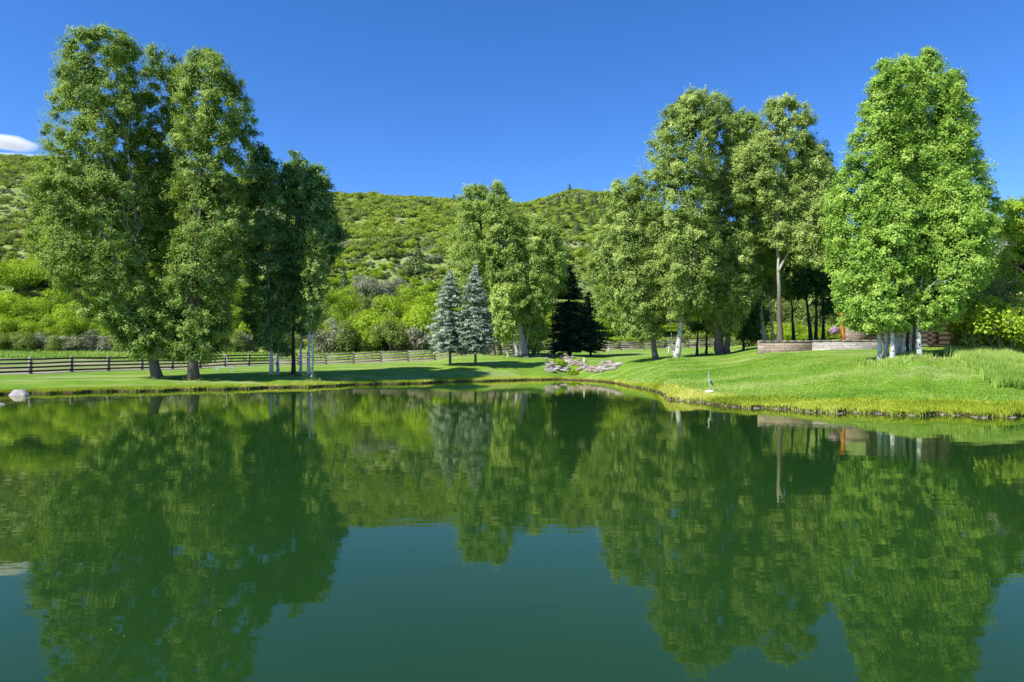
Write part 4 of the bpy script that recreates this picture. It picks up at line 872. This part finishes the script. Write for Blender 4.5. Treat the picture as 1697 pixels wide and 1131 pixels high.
for k in range(150):
    if k < 46: px, py, d, g, m0 = r5.uniform(905, 945), r5.uniform(602, 617), 0, 'grey and white boulders beside the creek mouth', 0
    elif k < 100: t = r5.random(); px, py, d, g, m0 = 938+52*t+r5.normal(0, 5), 595+22*t+r5.normal(0, 3.0), 0, 'pink and red rocks tumbling down the creek bank', 5
    elif k < 130: px, py, d, g, m0 = r5.uniform(990, 1026), r5.uniform(602, 614), 0, 'pale stones in the dry wash right of the creek', 0
    else: px, py, d, g, m0 = r5.uniform(872, 950), r5.uniform(589, 595), 0, 'brown rocks in the low row above the creek', 5
    # find the ground under that column by marching
    ds_ = np.linspace(shore(px)+.5, 84, 120); zz_ = height((px-CX)/F*ds_, ds_); row = HY+(CZ-zz_)/ds_*F; i = int(np.argmin(abs(row-py))); d = ds_[i]
    X = (px-CX)/F*d; s = r5.uniform(.16, .42) if k < 130 else r5.uniform(.15, .3)
    rock(RK[m0+int(r5.integers(5))], X, d, H(X, d)+s*.22, (s*r5.uniform(.9, 1.4), s, s*r5.uniform(.7, 1.1)), ('big ' if s > .36 else 'small ' if s < .24 else 'medium ')+('left side ' if px < 915 else 'right side ' if (px > 975 or 935 < px < 950) else '')+{'g': 'grey white boulder in the heap at the creek mouth', 'p': 'pinkish red rock on the bank where the creek enters the pond', 'w': 'pale stone in the dry wash beside the creek', 'b': 'brown rock in the low row above the creek mouth'}['g' if k < 46 else 'p' if k < 100 else 'w' if k < 130 else 'b'], g, rz=r5.random()*6)
shrub('shrub_green', 1, .085, (931-CX)/F*68, 67.5, 1.0, 1.1, 'small vivid green bush among the creek rocks', None)
shrub('shrub_green', 2, .085, (948-CX)/F*63.5, 63.2, .8, .7, 'low green plant at the water end of the creek rocks', None)
for k in range(85):      # stones along the right waterline
    px = 1040+k*8+r5.normal(0, 9); d = float(shore(px))-.16; X = (px-CX)/F*d; s = r5.uniform(.018, .058)
    rock(RK[int(r5.integers(10))], X, d, .01, (s*2.2, s, s*.9), ('flat' if s > .045 else 'tiny' if s < .03 else 'small')+' pale edging stone at the right waterline '+where(px).replace('behind', 'before'), 'edging stones along the right waterline', 'edging_stone', rz=r5.random(), cat='stone')
rs2 = [(1617, 33.5), (1650, 32.0), (1599, 34.5)]
for k, (px, d) in enumerate(rs2):
    X = (px-CX)/F*d; rock(RK[k], X, d, H(X, d)+.03, .16, ['whitish stone at the edge of the tall grass on right bank', 'low stone nearest the water beside the tall grass', 'stone furthest up the lawn beside the tall grass'][k], 'stones beside the tall grass')

# ------------------------------------------------------------------ heron statue
X0, Y0 = (1176-CX)/F*32.6, 32.6; z0 = H(X0, Y0)
hs_ = empty('heron_statue', (X0, Y0, z0)); tag(hs_, 'slim weathered metal heron statue with dark wing on pale rock near the shore', 'statue')
mb = MB()
nk = np.array([(.10, 0, .40), (.06, 0, .46), (.0, 0, .53), (-.045, 0, .61), (-.055, 0, .69), (-.03, 0, .76), (-.025, 0, .82), (-.04, 0, .87), (-.075, 0, .895), (-.12, 0, .89)])
mb.tube(nk, [.035, .075, .072, .045, .028, .024, .026, .034, .032, .012], 10); mb.build('body', M['bronze'], hs_, smooth=True)
mb = MB(); mb.tube([(-.105, 0, .893), (-.17, 0, .885), (-.235, 0, .872)], [.016, .011, .002], 6); mb.build('beak', M['bronze_dark'], hs_)
for sy in (-1, 1):
    mb = MB(); mb.tube([(.0, .055*sy, .56), (.06, .065*sy, .47), (.11, .05*sy, .38), (.13, .03*sy, .29)], [.02, .05, .035, .006], 8, sx=.6); mb.build('wing', M['bronze_dark'], hs_, smooth=True)
    mb = MB(); mb.tube([(.05, .03*sy, .42), (.035, .032*sy, .28), (.045, .035*sy, .06)], [.02, .011, .012], 6); mb.tube([(.05, .035*sy, .065), (-.03, .045*sy, .06)], [.01, .006], 5); mb.build('leg', M['bronze'], hs_, smooth=True)
mb = MB(); mb.tube([(.005, 0, .888), (.06, 0, .86), (.1, 0, .8)], [.014, .009, .002], 5); mb.build('crest', M['bronze_dark'], hs_)
b = link(bpy.data.objects.new('rock_base', RK[2]), hs_); b.scale = (.27, .22, .15); b.location = (.03, 0, .03); hs_.scale = (1.05, 1.05, 1.05); b.data = b.data.copy(); b.data.materials[0] = M['white']; 
rock(RK[3], X0+.55, Y0-.1, z0+.01, (.2, .12, .05), 'flat pale stone lying right of the heron statue')

# ------------------------------------------------------------------ marker posts, sprinkler cart
for px, d, h, mt, lab in ((968, 66.5, .85, 'white', 'short white marker post beside the creek rocks'), (1108, 70, .8, 'white', 'cream T shaped marker left of the white trunked tree'),
                          (992, 88, .7, 'white', 'small white post on the lawn right of the dark conifers'), (1008, 88, .8, 'white', 'white post closest to the left cottonwood of right lawn')):
    X = (px-CX)/F*d; e = empty('marker_post', (X, d, H(X, d))); tag(e, lab, 'post')
    mb = MB(); mb.box((0, 0, h/2), (.10, .10, h)); mb.build('post', M[mt], e)
    mb = MB(); mb.box((0, 0, h+.03), (.16 if px != 1108 else .5, .13, .06)); mb.build('cap', M[mt], e)
X, Y = (372-CX)/F*57, 57; e = empty('sprinkler_cart', (X, Y, H(X, Y))); tag(e, 'small wheeled irrigation cart with curved upright pipe on the lawn', 'cart')
for sx in (-.62, .62):
    mb = MB(); th = np.linspace(0, 2*math.pi, 17); mb.tube(np.stack([sx+.19*np.cos(th), 0*th, .20+.19*np.sin(th)], 1), .028, 6); o = mb.build('wheel', M['metal'], e, smooth=True)
    mb = MB(); 
    for k in range(4): a_ = k*math.pi/4; mb.beam((sx-.17*math.cos(a_), 0, .2-.17*math.sin(a_)), (sx+.17*math.cos(a_), 0, .2+.17*math.sin(a_)), .015, .015)
    mb.build('spokes', M['metal'], o)
mb = MB(); mb.tube([(-.62, 0, .2), (-.25, 0, .38), (.2, 0, .38), (.62, 0, .2)], .025, 6); mb.build('axle', M['metal'], e)
mb = MB(); mb.tube([(.2, 0, .36), (.2, 0, .75), (.2, 0, 1.1), (.14, 0, 1.32), (.0, 0, 1.42), (-.15, 0, 1.38), (-.2, 0, 1.28)], .025, 6); mb.build('pipe', M['white'], e, smooth=True)

# ------------------------------------------------------------------ retaining wall and cabin
p0 = w2(1256, 580, 51.5); p1 = w2(1345, 580, 51); p2 = w2(1462, 580, 49.5)
e = empty('stone_retaining_wall', (p0[0], p0[1], H(p0[0], p0[1]))); o = np.array(e.location); tag(e, 'low tan stone retaining wall with flat cap at top of the right lawn', 'wall')
top = 3.12
for a, b, m_, nm, tp in ((p0, p1, 'stonewall', 'wall_face', top), (p1, p2, 'greystone', 'wall_face', top+.02)):
    mb = MB(); L = b-a; q0 = np.array((a[0], a[1], 0)); q1 = np.array((b[0], b[1], 0)); g = 1.7
    mb.beam(q0+(0, 0, (g+tp)/2)-o, q1+(0, 0, (g+tp)/2)-o, .45, tp-g)
    mb.build(nm, M[m_], e)
    mb = MB(); r6 = random.Random(4)
    for k in range(7):
        q0 = a+L*(k+.004)/7; q1 = a+L*(k+.996)/7; mb.beam(np.array((q0[0], q0[1], tp+.045))-o, np.array((q1[0], q1[1], tp+.045+r6.uniform(-.008, .008)))-o, .56, .08)
    mb.build('coping', M['greystone'], e)

cab = empty('log_cabin', (32, 50, 2.8)); tag(cab, 'dark log cabin with orange posts and grey roof hidden behind the aspens', 'cabin'); O = np.array((32, 50, 2.8))
def cb(mb, name, m_, parent=cab): return mb.build(name, M[m_], parent)
x0, x1, y0, y1 = 29.9, 39.5, 48.5, 57
mb = MB(); 
for k in range(19):
    z = .15+k*.34
    if z > 6.2: break
    mb.tube([(x0-32-.3, y0-50, z), (x1-32+.3, y0-50, z)], .165, 8); mb.tube([(x0-32, y0-50-.3, z+.17), (x0-32, y1-50+.3, z+.17)], .165, 8); mb.tube([(x1-32, y0-50-.3, z+.17), (x1-32, y1-50+.3, z+.17)], .165, 8); mb.tube([(x0-32-.3, y1-50, z), (x1-32+.3, y1-50, z)], .165, 8)
cb(mb, 'log_wall', 'darklog')
mb = MB(); mb.box(((x0+x1)/2-32, y0-50+.04, 3.1), (x1-x0-.1, .2, 6.3)); mb.box((x0-32+.04, (y0+y1)/2-50, 3.1), (.2, y1-y0-.4, 6.3)); mb.box((x1-32-.04, (y0+y1)/2-50, 3.1), (.2, y1-y0-.4, 6.3)); mb.box(((x0+x1)/2-32, y1-50-.04, 3.1), (x1-x0-.1, .2, 6.3)); cb(mb, 'chinking', 'chink')
mb = MB()
zr = 6.3; yr = (y0+y1)/2-50
for s in (-1, 1):
    ye = (y0-50-1.2) if s < 0 else (y1-50+1.2)
    V = [(x0-32-1, ye, zr-.3), (x1-32+1, ye, zr-.3), (x1-32+1, yr, zr+2.1), (x0-32-1, yr, zr+2.1)]; V2 = [(a_, b_, c_+.18) for a_, b_, c_ in V]
    mb.add(V+V2, [(3, 2, 1, 0), (4, 5, 6, 7), (0, 1, 5, 4), (1, 2, 6, 5), (2, 3, 7, 6), (3, 0, 4, 7)])
rf_ = cb(mb, 'roof', 'roof')
mb = MB(); V = [(33.8-32, y0-50-2.6, 2.65), (x1-32+.6, y0-50-2.6, 2.65), (x1-32+.6, y0-50-.25, 3.15), (33.8-32, y0-50-.25, 3.15)]; V2 = [(a_, b_, c_+.14) for a_, b_, c_ in V]
mb.add(V+V2, [(3, 2, 1, 0), (4, 5, 6, 7), (0, 1, 5, 4), (1, 2, 6, 5), (2, 3, 7, 6), (3, 0, 4, 7)]); cb(mb, 'porch_roof', 'roof')
for xx in (34.4, 37.2, x1+.4):
    mb = MB(); mb.tube([(xx-32, y0-50-2.4, -.2), (xx-32, y0-50-2.4, 2.68)], .15, 9); cb(mb, 'porch_post', 'orange')
for zz_ in (3.9, 4.9):
    mb = MB(); mb.tube([(x0-32+1, y0-50-1.5, zz_), (x1-32, y0-50-1.5, zz_)], .09, 8); cb(mb, 'balcony_rail', 'orange')
for k in range(6):
    mb = MB(); xx = x0-32+1+k*1.75; mb.tube([(xx, y0-50-1.5, 3.3), (xx, y0-50-1.5, 5.0 if k % 3 else 6.1)], .10, 8); cb(mb, 'balcony_post', 'orange')
for xx, zz_ in ((31.2, 4.9), (34.2, 4.9), (37.4, 4.9), (34.2, 1.5), (37.4, 1.5)):
    mb = MB()
    for sx, sz, ww, hh in ((-.6, 0, .12, 1.4), (.6, 0, .12, 1.4), (0, -.64, 1.08, .12), (0, .64, 1.08, .12), (0, 0, .06, 1.16)): mb.box((xx-32+sx, y0-50-.22, zz_+sz), (ww, .16, hh))
    f_ = cb(mb, 'window', 'orange'); mb = MB(); mb.box((xx-32, y0-50-.17, zz_), (1.08, .04, 1.16)); mb.build('pane', M['glass'], f_)
mb = MB(); mb.box((35.9-32, y0-50-.2, 1.05), (1.0, .1, 2.1)); dr_ = cb(mb, 'door', 'orange'); mb = MB(); mb.tube([(36.25-32, y0-50-.27, 1.0), (36.25-32, y0-50-.33, 1.0)], .035, 8); mb.build('handle', M['metalrail'], dr_)
mb = MB(); mb.box((37.8-32, 1.2, 8.3), (1.0, .9, 2.6)); mb.build('chimney', M['greystone'], rf_)
# the porch corner: tall orange log post and stone pier left of the aspens
X, Y = (1397-CX)/F*52, 52.0; e = empty('log_post', (X, Y, H(X, Y))); tag(e, 'carved orange log post standing behind the stone wall', 'post')
mb = MB(); zt = np.linspace(-.1, 2.5, 18); mb.tube(np.stack([0*zt, 0*zt, zt], 1), .15+.022*np.sin(zt*9), 10); mb.build('shaft', M['orange'], e, smooth=True)
mb = MB(); mb.box((.0, 0, 2.55), (.46, .46, .14)); mb.build('cap', M['orange'], e)
p = w2(1420, 556, 51.8); e = empty('stone_pier', (p[0]+.05, 52.2, 2.7)); tag(e, 'pale sandstone porch pier between orange post and aspen trunks', 'pier')
mb = MB(); mb.box((0, 0, .75), (1.75, .8, 1.9)); mb.build('pier', M['stonewall'], e); mb = MB(); mb.box((0, 0, 1.75), (1.9, .95, .1)); mb.build('cap_stone', M['greystone'], e)
X, Y = (1384-CX)/F*51.8, 51.9; zb = CZ-(548-HY)/F*51.8; e = empty('hanging_flower_basket', (X, Y, zb)); tag(e, 'purple flower basket on a bracket left of the orange log post', 'flower basket')
mb = MB(); mb.tube([(0, 0, -.28), (0, 0, -.12), (0, 0, 0)], [.08, .2, .24], 10); mb.build('basket', M['bark_dark'], e)
mb = MB(); dr = r5.normal(size=(700, 3)); dr /= np.linalg.norm(dr, axis=1)[:, None]; mb.leaves(dr*np.array((.42, .38, .36))*(r5.random((700, 1))**.3), dr, .09*r5.uniform(.7, 1.3, 700), .9, r5, np.clip(r5.normal(.5, .3, 700), 0, 1)); mb.build('flowers', M['flower'], e)
mb = MB(); mb.tube([(0, 0, 0), (0, 0, .8), (.3, .05, 1.0), (.58, .1, 1.0)], .015, 5); mb.build('hook', M['metalrail'], e)

# ------------------------------------------------------------------ the small cloud over the left ridge
def cloud_mat():
    m, n, out = mat('cloud_vapour'); tc = nd(n, 'ShaderNodeTexCoord')
    f = noise(n, posn(n, (.004, .004, .012)), 1.0, 5, .6); v = nd(n, 'ShaderNodeVectorMath', operation='LENGTH'); n.links.new(tc.outputs['Object'], v.inputs[0])
    d = mth(n, 'SUBTRACT', mth(n, 'ADD', f, .42), v.outputs['Value'], True)
    pv = nd(n, 'ShaderNodeVolumePrincipled'); pv.inputs['Color'].default_value = (1, 1, 1, 1); pv.inputs['Anisotropy'].default_value = .1
    n.links.new(mth(n, 'MULTIPLY', d, .06), pv.inputs['Density']); n.links.new(pv.outputs[0], out.inputs['Volume']); return m
CM_ = cloud_mat()
S.cycles.volume_bounces = 2; S.cycles.volume_step_rate = 4; S.cycles.volume_max_steps = 64
import bmesh
for k, (px, py, wx, wz, lab) in enumerate([(25, 272, 330, 56, 'white cloud bank resting on the left end of the ridge'), (10, 236, 150, 32, 'small thin white cloud strip above the left ridge')]):
    bm = bmesh.new(); bmesh.ops.create_icosphere(bm, subdivisions=3, radius=1); me = bpy.data.meshes.new('cloud'); bm.to_mesh(me); bm.free(); me.materials.append(CM_)
    o = link(bpy.data.objects.new('cloud', me)); p = w2(px, py, 3600); o.location = tuple(p); o.scale = (wx, 160, wz); tag(o, lab, 'cloud')

r7 = np.random.default_rng(31); n = 70; Yf = 5+28*r7.random(n)**1.3; Xf = (r7.random(n)*1.6-.8)*Yf; mb = MB()
mb.leaves(np.stack([Xf, Yf, np.full(n, .006)], 1), np.tile((0, 0, 1.), (n, 1)), r7.uniform(.008, .022, n), .7, r7, r7.random(n))
for v_ in mb.v: v_[:, 2] = .006
tag(mb.build('floating_leaves', M['tallgrass']), 'tiny leaf and seed specks floating on the pond', 'leaves', kind='stuff')
# bushes that would share a label are told apart by how near they stand
BY = {}
for o_ in S.objects:
    if o_.get('category') in ('shrub', 'bush', 'conifer'): BY.setdefault(o_['label'], []).append(o_)
for lab_, l_ in BY.items():
    if len(l_) < 2: continue
    l_.sort(key=lambda q: q.location.y); nm_ = {2: ['nearer', 'farther'], 3: ['nearest', 'middle', 'farthest']}.get(len(l_))
    for k_, o_ in enumerate(l_):
        if nm_: o_['label'] = nm_[k_]+' '+lab_
        elif k_ < 6: o_['label'] = ['nearest', 'second nearest', 'third nearest', 'fourth nearest', 'fifth nearest', 'sixth nearest'][k_]+' '+lab_
print('faces', sum(len(m.polygons) for m in bpy.data.meshes))
